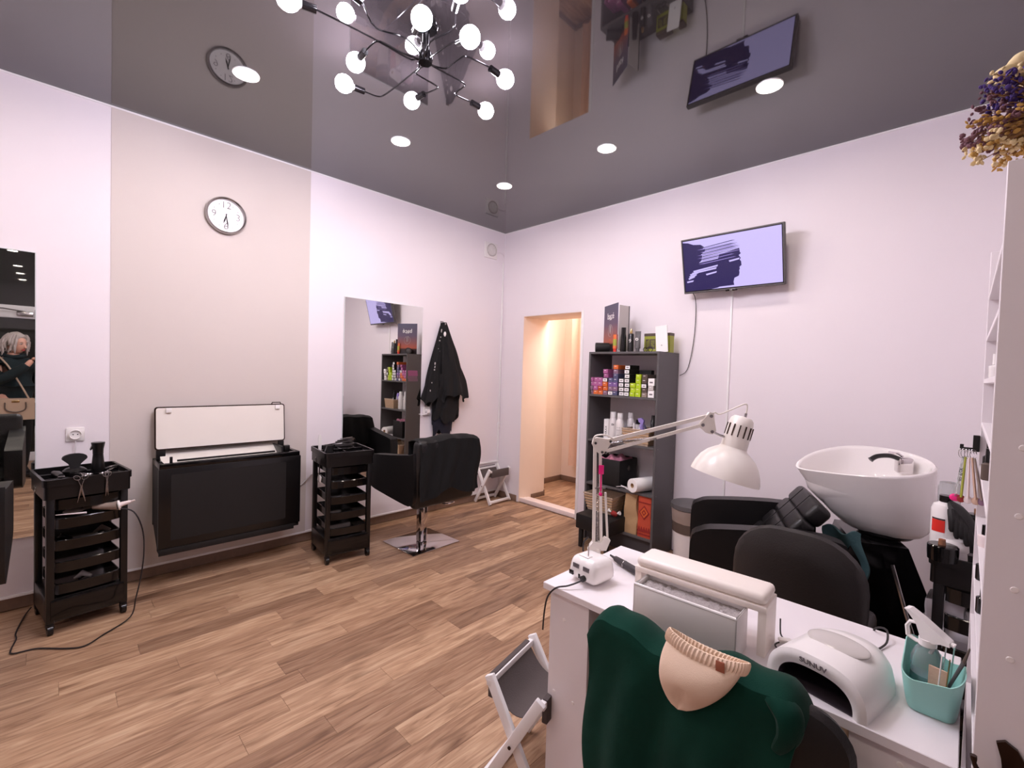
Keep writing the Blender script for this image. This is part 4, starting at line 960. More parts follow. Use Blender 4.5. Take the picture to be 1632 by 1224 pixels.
# ------------------------------------------------------------------ manicure desk
DK = thing('manicure_desk', 'white laminate manicure desk with panel legs and round screw caps', 'desk', (3.33, -2.26, 0))
DZ0, DZ1 = .728, .750
B().box(2.835, 3.832, -2.505, -2.02, DZ0, DZ1, .0015, 1).done('desk_top', 'white_lam', DK)
for (xa, xb, xi) in ((2.858, 3.012, 3.012), (3.668, 3.828, 3.684)):
    for (ya, yb) in ((-2.492, -2.474), (-2.062, -2.044)):
        B().box(xa, xb, ya, yb, 0, DZ0, .001, 1).done('side_panel', 'white_lam', DK)
    B().box(xi-.016, xi, -2.474, -2.062, 0, DZ0, .001, 1).done('inner_panel', 'white_lam', DK)
    for zz in (.10, .40): B().box(min(xa, xi)+.0005 if xi > xa+.05 else xi, (xi-.016) if xi > xa+.05 else xb, -2.474, -2.062, zz-.016, zz, .001, 1).done('desk_shelf', 'white_lam', DK)
for (x, zz) in ((2.917, .648), (2.885, .397), (2.962, .397), (2.917, .12), (3.751, .700), (3.72, .40)):
    B().lathe([(0, 0), (.006, 0), (.005, .0015), (0, .002)], (x, -2.492, zz), 12, RX(PI/2)).done('screw_cap', 'screw_cap', DK)
# ------------------------------------------------------------------ desk lamp (works in one upright plane)
rv = Vector((.71, .704, 0))
def WL(s, z_, off=0): # s along the lamp plane from the pole, off towards the room
    return Vector((2.8405, -2.2145, 0))+rv*s+Vector((-.704, .71, 0))*off+Vector((0, 0, z_))
LP = thing('desk_lamp', 'white balanced-arm desk lamp with dome shade clamped on the manicure desk', 'lamp', (2.8405, -2.2145, .75))
B().box(2.838, 2.872, -2.235, -2.19, .722-.012, .727, .002).box(2.8365-.006, 2.8415-.006, -2.235, -2.19, .70, .765, .002).box(2.838, 2.876, -2.235, -2.185, .7505, .762, .002).done('table_clamp', 'white_enamel', LP)
B().cyl((2.850, -2.212, .76), (2.850, -2.212, .792), .012).done('swivel_pin', 'white_enamel', LP)
def plate(pts, t, nm, m='white_enamel', off=0):
    b = B(); n = Vector((-.704, .71, 0))
    A = [b.bm.verts.new(WL(*p)+n*(off-t/2)) for p in pts]; D = [b.bm.verts.new(WL(*p)+n*(off+t/2)) for p in pts]
    b.bm.faces.new(A); b.bm.faces.new(D[::-1]); k = len(pts)
    for i in range(k): b.bm.faces.new((A[i], A[(i+1) % k], D[(i+1) % k], D[i]))
    return b.done(nm, m, LP)
plate([(-.028, .785), (.04, .785), (.055, .825), (.035, .835), (.02, .815), (-.012, .815), (-.022, .80)], .022, 'lower_bracket')
def bar(p, q, w_, nm, m='white_enamel', off=0, t=.009):
    p = Vector(p); q = Vector(q); d = (q-p).normalized(); n = Vector((-d.y, d.x))*w_/2
    return plate([tuple(p+n), tuple(p-n), tuple(q-n), tuple(q+n)], t, nm, m, off)
bar((-.006, .80), (-.014, 1.185), .0115, 'lower_arm_bar'); bar((.022, .81), (.006, 1.165), .010, 'lower_arm_bar')
bar((.048, .825), (.034, 1.0), .007, 'lower_link', off=.012)
def spring(p, q, r, nm, turns=34, off=0):
    a = WL(*p, off); c = WL(*q, off); d = c-a; u = d.orthogonal().normalized(); v = d.normalized().cross(u)
    B().tube([a+d*i/(turns*6)+(u*math.cos(i*PI/3)+v*math.sin(i*PI/3))*r for i in range(turns*6+1)], .0011, 4).done(nm, 'steel', LP)
spring((.006, .815), (.0, 1.0), .0045, 'tension_spring'); spring((.016, .815), (.012, 1.0), .0045, 'tension_spring', off=.01)
bar((.0, 1.0), (-.006, 1.16), .003, 'spring_rod', 'steel'); bar((-.01, 1.02), (.03, 1.022), .006, 'cross_pin', 'steel')
plate([(-.026, 1.186), (-.022, 1.205), (-.008, 1.211), (.04, 1.205), (.048, 1.196), (.022, 1.152), (.008, 1.146), (-.012, 1.16)], .014, 'elbow_joint')
for p in ((-.014, 1.19), (.012, 1.157), (.026, 1.155), (.042, 1.198)): B().lathe([(0, -.012), (.005, -.012), (.005, .012), (0, .012)], WL(*p), 10, Vector((-.704, .71, 0)).to_track_quat('Z', 'Y').to_matrix().to_4x4()).done('joint_bolt', 'steel', LP)
bar((.03, 1.198), (.412, 1.305), .0135, 'upper_arm_bar'); bar((.012, 1.155), (.382, 1.268), .0115, 'upper_arm_bar')
spring((.045, 1.194), (.19, 1.207), .0042, 'tension_spring', 30); spring((.045, 1.188), (.20, 1.212), .0042, 'tension_spring', 30, off=.01)
bar((.19, 1.207), (.215, 1.214), .006, 'spring_rod', 'steel')
B().tube(smooth_pts([WL(-.022, 1.195, -.01), WL(-.016, 1.217, -.01), WL(.02, 1.222, -.01), WL(.055, 1.207, -.01)]), .003, 6).done('lamp_cable', 'white_enamel', LP)
plate([(.408, 1.318), (.424, 1.316), (.428, 1.29), (.436, 1.25), (.424, 1.235), (.402, 1.24), (.376, 1.262), (.376, 1.276)], .014, 'head_joint')
for p in ((.414, 1.304), (.384, 1.27), (.42, 1.246)): B().lathe([(0, -.012), (.006, -.012), (.006, .012), (0, .012)], WL(*p), 10, Vector((-.704, .71, 0)).to_track_quat('Z', 'Y').to_matrix().to_4x4()).done('joint_bolt', 'steel', LP)
B().tube(smooth_pts([WL(.42, 1.302), WL(.43, 1.318), WL(.45, 1.312), WL(.50, 1.334), WL(.54, 1.352), WL(.552, 1.345), WL(.548, 1.318)]), .0028, 6).done('lamp_cable', 'white_enamel', LP)
B().tube([WL(.425, 1.245), WL(.455, 1.232), WL(.48, 1.225)], .0045, 8).done('head_stem', 'steel', LP)
ax = (rv*.262+Vector((0, 0, .965))).normalized(); rim = WL(.476, 1.074)+0*rv; lm = ax.to_track_quat('Z', 'Y').to_matrix().to_4x4()
sh_ = [(.122, 0), (.121, .012), (.115, .035), (.103, .062), (.085, .086), (.062, .104), (.050, .112), (.047, .118), (.044, .118), (.047, .108), (.060, .100), (.082, .083), (.100, .059), (.112, .034), (.118, .012), (.119, 0), (.122, 0)]
B().lathe(sh_, rim, 40, lm).done('lamp_shade', 'white_enamel', LP)
B().lathe([(.044, .100), (.046, .118), (.044, .20), (.040, .226), (.030, .237), (0, .24)], rim, 32, lm).done('lamp_cap', 'white_enamel', LP)
b = B()
for k in range(14):
    a = 2*PI*k/14; b.obox((.0452*math.cos(a), .0452*math.sin(a), .182), (.004, .004, .045), RZ(a))
sl = b.xf(Matrix.Translation(rim) @ lm).done('vent_slots', 'brass_dark', LP); sl['kind'] = 'stuff'
B().lathe([(0, .03), (.02, .035), (.028, .06), (.02, .09), (.013, .11), (0, .11)], rim, 16, lm).done('light_bulb', 'white_gloss', LP)
B().tube([WL(.548, 1.318), WL(.545, 1.30)], .005, 8).done('cord_grip', 'steel', LP)
o = thing('silicone_brush', 'hot pink silicone brush hooked on the upright arm of the desk lamp', 'brush', (2.86, -2.23, 1.0))
n_ = Vector((-.704, .71, 0))
B().obox(WL(.010, 1.092, -.014), (.019, .006, .034), RZ(math.atan2(.704, .71)), .002).done('brush_head', 'hot_pink', o)
B().tube([WL(.010, 1.078, -.014), WL(.011, 1.01, -.014)], .0032, 8).ell(WL(.011, 1.0, -.014), (.008, .004, .008), 12).done('brush_handle', 'hot_pink', o)
# ------------------------------------------------------------------ nail drill
DR = thing('nail_drill', 'white rounded nail drill machine at the left end of the desk', 'drill', (2.936, -2.372, .75), -.10)
b = B(); b.box(-.062, .062, -.058, .058, .006, .085, .026, 4)
for v in b.bm.verts: v.co.x *= 1-.12*max(0, v.co.z-.03)/.055; v.co.y *= 1-.14*max(0, v.co.z-.03)/.055
def dl(b, nm, m, **k): return b.xf(WM[DR.name]).done(nm, m, DR, **k)
dl(b, 'drill_case', 'white_gloss')
for sx in (-1, 1):
    for k in range(6): dl(B().obox((sx*.022+.0045*(k-2.5), -.0555, .056), (.0018, .004, .014), None), 'vent_slot', 'ink_grey')
dl(B().box(-.048, -.030, -.061, -.056, .022, .036, .001), 'power_switch', 'black_gloss'); dl(B().box(-.008, -.001, -.0605, -.056, .02, .034, .001), 'rocker', 'black_gloss')
dl(B().cyl((.016, -.067, .026), (.016, -.056, .026), .010), 'jack_plug', 'black_plastic'); dl(B().cyl((.0515, .0, .03), (.0605, -.0, .03), .004), 'side_jack', 'steel')
dl(B().tube([(-.0, -.02, .084), (-.0, -.02, .115), (.0, -.02, .135)], [.0024, .0014, .0006], 6), 'drill_bit', 'steel')
dl(B().box(-.03, .012, -.035, -.012, .083, .0865, .001), 'bit_holder', 'white_plastic')
P0 = WM[DR.name] @ Vector((.016, -.068, .026))
o = thing('drill_power_cord', 'black cord from the drill machine falling over the desk edge', 'cord', (2.9, -2.5, .70))
B().tube(smooth_pts([P0+Vector((0, -.004, 0)), (2.945, -2.455, .772), (2.925, -2.487, .762), (2.895, -2.512, .752), (2.868, -2.520, .715), (2.857, -2.521, .66), (2.852, -2.52, .60)], 5), .0028, 6).done('cord_run', 'cord_dark', o)
o = thing('drill_handpiece', 'dark grey drill handpiece lying behind the drill machine', 'handpiece', (2.96, -2.2, .75))
B().tube([(2.885, -2.178, .768), (2.905, -2.184, .766), (2.915, -2.188, .766), (2.955, -2.203, .766), (3.02, -2.226, .766), (3.06, -2.24, .765)], [.003, .005, .010, .0125, .013, .012], 14).done('grip', 'dark_canvas', o)
B().lathe([(.0128, 0), (.0136, .002), (.0128, .004)], (2.962, -2.206, .766), 16, Vector((1, -.35, 0)).to_track_quat('Z', 'Y').to_matrix().to_4x4()).done('grip_ring', 'steel', o)
B().tube(smooth_pts([(2.867, -2.30, .86), (2.855, -2.31, .84), (2.858, -2.315, .81), (2.868, -2.31, .80)], 4), .003, 6).done('holder_loop', 'cord_dark', o)
# ------------------------------------------------------------------ arm rest and dust collector
AR = thing('arm_rest', 'white padded arm rest bridge standing over the dust collector on the desk', 'arm rest', (3.302, -2.362, .75), .05)
def al(b, nm, m, P_=AR, **k): return b.xf(WM[P_.name]).done(nm, m, P_, **k)
for s in (-1, 1): al(B().box(s*.168-.010, s*.168+.010, -.055, .05, 0, .118, .002), 'rest_side', 'cream_pad')
al(B().box(-.178, .178, -.058, .052, .112, .128, .003), 'rest_board', 'cream_pad')
b = B(); b.box(-.176, .176, -.056, .05, .127, .156, .014, 3)
for v in b.bm.verts: v.co.z += .004*math.cos(v.co.x*8) if v.co.z > .14 else 0
al(b, 'pad', 'cream_pad')
DC = thing('dust_collector', 'white open-topped box with grey filter wool under the arm rest', 'box', (3.300, -2.452, .75), .05)
b = B(); X_, Y0_, Y1_, Z_ = .137, -.042, .055, .108
b.box(-X_, X_, Y0_, Y0_+.006, 0.002, Z_, .002).box(-X_, X_, Y1_-.006, Y1_, .002, Z_, .002).box(-X_, -X_+.006, Y0_, Y1_, .002, Z_, .002).box(X_-.006, X_, Y0_, Y1_, .002, Z_, .002).box(-X_, X_, Y0_, Y1_, .001, .007)
al(b, 'box_body', 'white_plastic', DC)
al(B().tube([(-X_+.003, Y0_+.003, Z_), (X_-.003, Y0_+.003, Z_), (X_-.003, Y1_-.003, Z_), (-X_+.003, Y1_-.003, Z_)], .0045, 8, close=True), 'box_rim', 'white_plastic', DC)
al(B().sheet(lambda u, v: (-X_+.01+u*(2*X_-.02), Y0_+.008+v*(Y1_-Y0_-.016), Z_-.012+.006*noise.noise(Vector((u*22, v*9, 1)))), 48, 14), 'filter_wool', 'grey_mesh', DC)
o = thing('charger_cable', 'small tangled grey cable with white plug behind the arm rest', 'cable', (3.49, -2.3, .75))
B().tube(smooth_pts([(3.480, -2.27, .80), (3.482, -2.27, .76), (3.495, -2.29, .756), (3.485, -2.33, .756), (3.50, -2.345, .755), (3.515, -2.315, .755), (3.50, -2.29, .756)], 4), .002, 6).done('cable_loop', 'cord_dark', o)
B().obox((3.50, -2.30, .760), (.03, .02, .01), RZ(.5), .003).done('plug', 'white_plastic', o)
# ------------------------------------------------------------------ UV lamp
UV = thing('uv_nail_lamp', 'white arched nail lamp with grey oval top on the desk', 'nail lamp', (3.622, -2.375, .75), -.22)
def ul(b, nm, m, **k): return b.xf(WM[UV.name]).done(nm, m, UV, **k)
def archp(a, rx, rz, e=.75): c, s = math.cos(a), math.sin(a); return (rx*(1 if c > 0 else -1)*abs(c)**e, rz*abs(s)**e)
def outer(u, v):
    a = PI*(1-u); y = -.105+.215*v; k = 1-.10*v*v-.35*max(0, v-.8)/.2*.5; x, z_ = archp(a, .101*k, .089*(1-.02*v-.35*max(0, v-.8)/.2*.4)); return (x, y, z_)
ul(B().sheet(outer, 32, 14), 'shell', 'white_plastic')
def bez(u, v):
    a = PI*(1-u); t = v; x0, z0 = archp(a, .101, .089); x1, z1 = archp(a, .076, .058); return (x0+(x1-x0)*t, -.105-.006*math.sin(PI*t), z0+(z1-z0)*t)
ul(B().sheet(bez, 32, 6), 'front_bezel', 'white_plastic')
def inn(u, v):
    a = PI*(1-u); x1, z1 = archp(a, .076, .058); return (x1*(1-.1*v), -.105+.17*v, z1*(1-.1*v))
ul(B().sheet(inn, 28, 5), 'inner_tunnel', 'uv_shadow')
bk = [archp(PI*i/28, .069, .052) for i in range(29)]
ul(B().prism(bk, 'y', .06, .066), 'inner_back', 'uv_shadow')
ul(B().prism([archp(PI*i/28, .076, .068) for i in range(29)], 'y', .104, .112), 'rear_panel', 'white_plastic')
ul(B().ell((.0, .010, .0845), (.063, .046, .0080), 40), 'top_cover', 'grey_cover')
ul(B().box(-.074, .074, -.102, .06, .0005, .003), 'base_plate', 'uv_shadow')  # dark sheet added over the desk; the opening's shade is put into its colour
text('SUNUV', .017, 'lettering', 'ink_grey', UV, WM[UV.name] @ frame((0, -.1115, .0725), (1, 0, 0), (0, -.25, 1)), .0006, .0004)
o = thing('nail_lamp_cable', 'grey cable leading from the nail lamp over the back edge of the desk', 'cable', (3.66, -2.2, .75))
B().tube(smooth_pts([(3.66, -2.262, .77), (3.665, -2.22, .758), (3.675, -2.16, .755), (3.69, -2.10, .758), (3.685, -2.06, .775), (3.66, -2.04, .762), (3.65, -2.012, .72)], 4), .0026, 6).done('cable_run', 'cord_dark', o)
# ------------------------------------------------------------------ mint basket and what stands in it
BK = thing('mint_basket', 'mint green plastic basket with wavy rim at the right end of the desk', 'basket', (3.787, -2.30, .75))
PB = [(Vector((p, q, 0))) for p, q in rrect(-1, 1, -1, 1, .45, 6)]; nP = len(PB)
def bk_(u, v):
    i = u*nP; a = PB[int(i) % nP]; c = PB[(int(i)+1) % nP]; p = a.lerp(c, i-int(i)); ang = math.atan2(p.y, p.x)
    zr = .084+.018*math.sin(ang*2+2.4)+.006*math.cos(ang*3)
    s = .78+.22*v**.8; return (3.787+p.x*.051*s, -2.30+p.y*.086*s, .752+zr*v)
B().sheet(bk_, nP, 8, .002).done('basket_wall', 'mint', BK)
B().prism([(3.787+p.x*.038, -2.30+p.y*.066) for p in PB], 'z', .751, .755).done('basket_floor', 'mint', BK)
o = thing('trigger_sprayer', 'clear bottle with a white trigger spray head in the mint basket', 'bottle', (3.775, -2.295, .756))
B().lathe([(0, 0), (.026, 0), (.027, .006), (.027, .085), (.02, .105), (.012, .115), (0, .115)], (3.775, -2.295, .756), 22).done('bottle_body', 'clear_plastic', o)
B().lathe([(0, .003), (.0245, .003), (.0245, .05), (0, .05)], (3.775, -2.295, .756), 20).done('liquid', 'liquid_teal', o)
sd = Vector((.96, -.28, 0)); sf = frame((3.775, -2.295, .756), sd, (0, 0, 1)) @ Matrix.Translation((0, -.002, 0)) @ Matrix.Translation((0, .128, 0)) @ Matrix.Diagonal((.70, .66, .95, 1)) @ Matrix.Translation((0, -.128, 0))
B().lathe([(.014, .112), (.016, .114), (.016, .128), (0, .128)], (3.775, -2.295, .756), 20).done('collar', 'white_gloss', o)
b = B(); b.prism([(-.058, .212), (-.046, .214), (-.012, .196), (.030, .168), (.056, .150), (.058, .138), (.036, .136), (.02, .128), (-.012, .128), (-.018, .150), (-.026, .176), (-.05, .206)], 'z', -.014, .014)
bmesh.ops.bevel(b.bm, geom=[e for e in b.bm.edges if e.calc_face_angle(0) > 1.2], offset=.003, segments=2, affect='EDGES')
b.xf(sf).done('spray_head', 'white_gloss', o)
B().tube([(-.026, .172, 0), (-.046, .168, 0), (-.054, .15, 0), (-.05, .118, 0)], .006, 8).tube([(-.05, .118, 0), (-.026, .11, 0), (-.012, .112, 0)], .006, 8).xf(sf).done('handle', 'white_gloss', o)
B().tube([(.010, .13, 0), (.014, .108, 0), (.006, .085, 0)], .0045, 8).xf(sf).done('trigger', 'white_gloss', o)
B().cyl((.056, .144, 0), (.064, .142, 0), .007, .008).xf(sf).done('nozzle', 'white_gloss', o)
o = thing('cardboard_sleeve', 'beige card sleeve standing upright in the mint basket', 'card', (3.80, -2.31, .756))
B().obox((3.795, -2.325, .795), (.032, .003, .09), RZ(-.3) @ RX(.0), .0005, 1).done('sleeve', 'curtain', o)
for k, (x, y, z1, m, lb, nm, ct) in enumerate(((3.80, -2.345, .878, 'pinkwhite', 'pale nail file leaning at the front of the mint basket', 'nail_file', 'file'), (3.812, -2.335, .87, 'gold', 'orange wood stick in the mint basket', 'cuticle_stick', 'stick'), (3.805, -2.31, .885, 'clear_plastic', 'clear plastic wrap strip sticking out of the mint basket', 'plastic_strip', 'strip'), (3.818, -2.27, .875, 'mint', 'mint nail brush in the mint basket', 'nail_brush', 'brush'))):
    o = thing(nm, lb, ct, (x, y, .757)); B().tube([(x-.006, y+.008, .757), (x, y, z1)], .0035, 6, flat=.4).done('stick_body', m, o)
o = thing('cuticle_nipper', 'dark nail brush with steel end leaning right in the mint basket', 'brush', (3.825, -2.30, .757))
B().tube([(3.80, -2.30, .758), (3.833, -2.325, .872)], [.005, .007], 8, flat=.5).done('brush_handle', 'graphite', o)
B().tube([(3.833, -2.325, .872), (3.84, -2.332, .905)], [.007, .003], 8, flat=.5).done('brush_tip', 'brown_box', o)

# ------------------------------------------------------------------ client chair with coat and knitted hat
CC = thing('client_chair', 'black client chair pushed under the desk, half covered by the green coat', 'chair', (3.43, -2.45, 0))
b = B(); b.box(3.20, 3.66, -2.62, -2.20, .43, .50, .03, 3); b.done('seat', 'black_leather', CC)
def bkf(x0, x1, z0, z1, y, t, curve, m, nm, par, r=.35, seg=22):
    """upholstered back: rounded outline, thickness t, bulging by curve"""
    P = rrect(x0, x1, z0, z1, min((x1-x0), (z1-z0))*r, 7); b = B(); cx, cz = (x0+x1)/2, (z0+z1)/2; rings = []
    for (s, d) in ((.0, -.5), (.55, -.5), (.88, -.46), (.97, -.3), (1, 0), (.97, .3), (.88, .46), (.55, .5), (0, .5)):
        ring = [b.bm.verts.new((cx+(p-cx)*s, y+d*t+curve*(((cx+(p-cx)*s)-cx)/(x1-x0)*2)**2, cz+(q-cz)*s)) for p, q in (P if s else P[:1])]
        rings.append(ring)
    for A, C_ in zip(rings, rings[1:]):
        n = max(len(A), len(C_))
        for i in range(n):
            if len(A) == 1: b.bm.faces.new((A[0], C_[(i+1) % n], C_[i]))
            elif len(C_) == 1: b.bm.faces.new((A[i], A[(i+1) % n], C_[0]))
            else: b.bm.faces.new((A[i], A[(i+1) % n], C_[(i+1) % n], C_[i]))
    return b.done(nm, m, par)
bkf(3.19, 3.70, .50, .825, -2.655, .06, .03, 'black_leather', 'backrest', CC, .25)
for sx in (3.30, 3.56): B().tube([(sx, -2.645, .54), (sx, -2.63, .45)], .012, 8).done('back_bracket', 'black_plastic', CC)
for (x, y) in ((3.22, -2.60), (3.64, -2.60), (3.22, -2.22), (3.64, -2.22)): B().tube([(x, y, 0), (x+(3.43-x)*.1, y+(-2.41-y)*.1, .44)], .013, 10).done('leg', 'black_plastic', CC)
CT = thing('green_coat', 'dark green fleece coat draped over the back of the client chair', 'coat', (3.4, -2.68, .45))
def coat(u, v):
    x = 3.160+u*.460; top = .842-.020*math.sin(u*PI*1.0+.3)+.008*math.sin(u*11)
    if u < .10: top -= (.10-u)**2*6
    if u > .93: top -= (u-.93)**2*8
    if v < .22: t = v/.22; y = -2.606; z_ = .62+(top-.62)*t
    elif v < .36: t = (v-.22)/.14; y = -2.612-.088*t; z_ = top+.012*math.sin(t*PI)
    else:
        t = (v-.36)/.64; fold = math.sin(u*15+1.5*t+.5)*.5+math.sin(u*27+2+3*t)*.25
        y = -2.700-.012*t+.022*fold*min(1, t*2.5); z_ = top-t*(.345+.03*math.sin(u*5+1)+.18*u)
        x += .008*math.sin(t*6+u*3)-.012*math.sin(t*3.1)*(1-u)-.16*(t**1.4)*max(0, u-.45)+.018*t*(1-u)
    return (x, y, z_+.004*math.sin(x*60))
B().sheet(coat, 64, 56, .010).done('coat_body', 'green_fleece', CT)
def slv(p): return Vector(p)
B().tube(smooth_pts([(3.55, -2.665, .835), (3.585, -2.69, .838), (3.606, -2.70, .822), (3.606, -2.705, .79), (3.588, -2.705, .755)], 5), [.010+.019*math.sin(PI*(i+.6)/21.5)**.7 for i in range(21)], 14, flat=.6).jitter(.004, 14).done('sleeve', 'green_fleece', CT)
HT = thing('knitted_hat', 'beige knitted beanie with a small brown leather tab on the green coat', 'hat', (3.44, -2.72, .75))
ha = Vector((3.365, -2.70, .882)); hb = Vector((3.545, -2.70, .892)); hx = (hb-ha).normalized(); hz = Vector((-.26, -.06, -1)).normalized(); hn = hx.cross(hz).normalized(); mid = (ha+hb)/2
if hn.y > 0: hn = -hn
def hat(u, v):
    a = 2*PI*u; w_ = .079*max(0, 1-(max(0, v-.04)/.96)**1.9)**.62; t_ = (.010+.022*math.sin(PI*min(1, v*1.2))**.8)*max(0, 1-v**3)**.6
    rib = .0
    t_ *= 1-.75*math.exp(-((math.cos(a)+.05)/.22)**2)*max(0, min(1, (v-.45)*2.2))*(1 if math.sin(a) > 0 else 0)
    return mid+hz*(.012+v*.140-.012*math.cos(a)**2*(1-v))+hx*(w_*math.cos(a)-.012*v)+hn*(t_*math.sin(a)+.022+.006*math.sin(v*4))
B().sheet(hat, 48, 22).jitter(.0008, 20).done('crown', 'beige_knit', HT)
def brim(u, v):
    a = 2*PI*u; r_ = .0011*math.sin(u*2*PI*58); c_ = v*2*PI; w_ = .0815+.005*math.cos(c_)+r_; t_ = .0125+.006*math.cos(c_)+r_
    return mid+hz*(.010+.015*math.sin(c_)-.012*math.cos(a)**2+.006*math.cos(a))+hx*(w_*math.cos(a))+hn*(t_*math.sin(a)+.022)
B().sheet(brim, 232, 10).done('ribbed_brim', 'beige_knit', HT)
B().xf(Matrix()).obox((0, 0, 0), (.017, .020, .0025), None, .001).xf(frame(mid+hx*.040+hz*.010+hn*.0405, hx, hz)).done('leather_tab', 'rust_leather', HT)

# ------------------------------------------------------------------ master's chair behind the desk
MC = thing('master_chair', 'dark grey leather chair with a tall rounded back behind the desk', 'chair', (3.38, -1.50, 0), 0)
bkf(3.155, 3.605, .44, .888, -1.70, .07, .035, 'grey_leather', 'backrest', MC, .40)
B().box(3.17, 3.59, -1.68, -1.24, .42, .50, .03, 3).done('seat', 'grey_leather', MC)
B().cyl((3.38, -1.46, .10), (3.38, -1.46, .42), .03).done('gas_column', 'black_plastic', MC)
for k in range(5):
    a = 2*PI*k/5+.3; e = Vector((3.38+.26*math.cos(a), -1.46+.26*math.sin(a), .06)); B().tube([(3.38, -1.46, .10), e], [.022, .013], 8).done('base_leg', 'black_plastic', MC)
    B().cyl(e+Vector((-.012, 0, -.035)), e+Vector((.012, 0, -.035)), .025, seg=14).done('caster', 'black_plastic', MC)
B().obox((3.38, -1.66, .46), (.08, .05, .14), None, .01).done('back_bracket', 'black_plastic', MC)

# ------------------------------------------------------------------ wash chair and basin
WA = thing('wash_chair', 'black leather wash chair with tufted headrest in front of the basin', 'chair', (3.02, -.90, 0), .40)
def wl_(b, nm, m, P_=WA, **k): return b.xf(WM[P_.name]).done(nm, m, P_, **k)
for s in (-1, 1):
    P = [(-.34, .30), (-.33, .12), (-.28, .10), (.25, .12), (.32, .20), (.33, .62), (.30, .70), (.1, .715), (-.20, .69), (-.30, .665), (-.345, .60)]
    pts = smooth_pts([(p, 0, q) for p, q in P]+[(P[0][0], 0, P[0][1])], 3)[:-1]
    b = B(); b.prism([(p.x, p.z) for p in pts], 'y', s*.255, s*.345)
    bmesh.ops.bevel(b.bm, geom=[e for e in b.bm.edges if len(e.link_faces) == 2 and e.calc_face_angle(0) > 1.2], offset=.022, segments=3, affect='EDGES')
    wl_(b, 'armrest', 'black_leather')
wl_(B().box(-.32, .22, -.255, .255, .22, .46, .04, 3), 'seat', 'black_leather')
wl_(B().box(-.28, .26, -.30, .30, .0, .11, .01), 'base_plinth', 'black_matte')
hm = Matrix.Translation((.135, 0, .665)) @ RY(math.radians(40))
for k in range(4):
    wl_(B().box(-.045, .045, -.225, .225, -.20+k*.10, -.20+k*.10+.105, .026, 3).xf(hm), 'back_cushion', 'black_leather')
for k in (-1, 1): wl_(B().obox((-.052, k*.08, .0), (.004, .004, .40), None, .001).xf(hm), 'stitch_seam', 'black_matte')
bs = thing('wash_basin', 'white ceramic hair wash basin tilted on its black pedestal', 'basin', (3.44, -.675, .68), .36)
def bl(b, nm, m, **k): return b.xf(WM[bs.name]).done(nm, m, bs, **k)
def outline(a, s=1.0):
    c, sn = math.cos(a), math.sin(a); hw2 = .235*(1-.30*max(0, -c)**1.4); x = .295*c; y = hw2*sn*(1-.12*max(0, -c)); return x*s, y*s
def rimz(a):
    c = math.cos(a); return .315+.060*(c*.5+.5)+.018*abs(math.sin(a))**2-.015*max(0, -c)**6+.042*math.sin(a)
def bowl(u, v):
    a = 2*PI*u; x, y = outline(a); rz = rimz(a)
    prof = [(.42, .0), (.50, .02), (.60, .09), (.72, .24), (.86, .52), (.97, .88), (1.0, .985), (.975, 1.0), (.94, .985), (.90, .90), (.80, .62), (.60, .42), (.30, .36), (.02, .35)]
    f = v*(len(prof)-1); i = min(int(f), len(prof)-2); t = f-i; s = prof[i][0]*(1-t)+prof[i+1][0]*t; h_ = prof[i][1]*(1-t)+prof[i+1][1]*t
    off = .115*max(0, 1-h_*1.02)*(1 if i < 6 else 0)
    return (x*s+off, y*s, rz*h_)
b = B(); b.sheet(bowl, 56, 39)
b.xf(Matrix.Identity(4)); bl(b, 'basin_bowl', 'white_gloss', angle=60)
bl(B().lathe([(0, -.01), (.11, -.01), (.12, .0), (.12, .012), (0, .014)], (.11, 0, 0), 28), 'mount_collar', 'black_plastic')
bl(B().lathe([(0, 0), (.022, 0), (.024, .004), (.016, .006), (0, .004)], (.05, .0, .128), 18), 'drain', 'chrome')
bl(B().box(.16, .225, .03, .10, .30, .385, .012, 3), 'tap_block', 'chrome')
bl(B().tube(smooth_pts([(.17, .05, .375), (.12, .02, .392), (.06, -.01, .388), (.03, -.02, .368)], 4), [.012]*12+[.014], 12), 'shower_hose', 'black_plastic')
bl(B().tube([(.19, .07, .385), (.17, .075, .40), (.13, .08, .402)], .006, 8), 'tap_lever', 'chrome')
ped = thing('basin_pedestal', 'black slanted pedestal carrying the white wash basin', 'pedestal', (3.47, -.67, 0), .36)
pb = B(); pb.prism([(-.14, 0), (.22, 0), (.22, .40), (.12, .665), (-.10, .665), (-.16, .45)], 'y', -.19, .19)
bmesh.ops.bevel(pb.bm, geom=[e for e in pb.bm.edges if e.calc_face_angle(0) > .5], offset=.02, segments=2, affect='EDGES')
pb.xf(WM[ped.name]).done('pedestal_body', 'black_gloss', ped)
B().tube([(3.60, -.90, .60), (3.66, -.935, .40), (3.70, -.95, .28)], .008, 8).done('steel_strut', 'steel', ped)
o = thing('teal_towel', 'dark teal towel hanging under the basin on the wash chair side', 'towel', (3.36, -.86, .5))
B().sheet(lambda u, v: (3.335+u*.16+.02*math.sin(v*5), -.865-.02*u-.03*math.sin(u*7+v*3)*.5+.02*(1-v), .50+v*.20-.04*u*(1-v)+.015*math.sin(u*9)), 20, 16, .012).done('towel_fold', 'teal_towel', o)
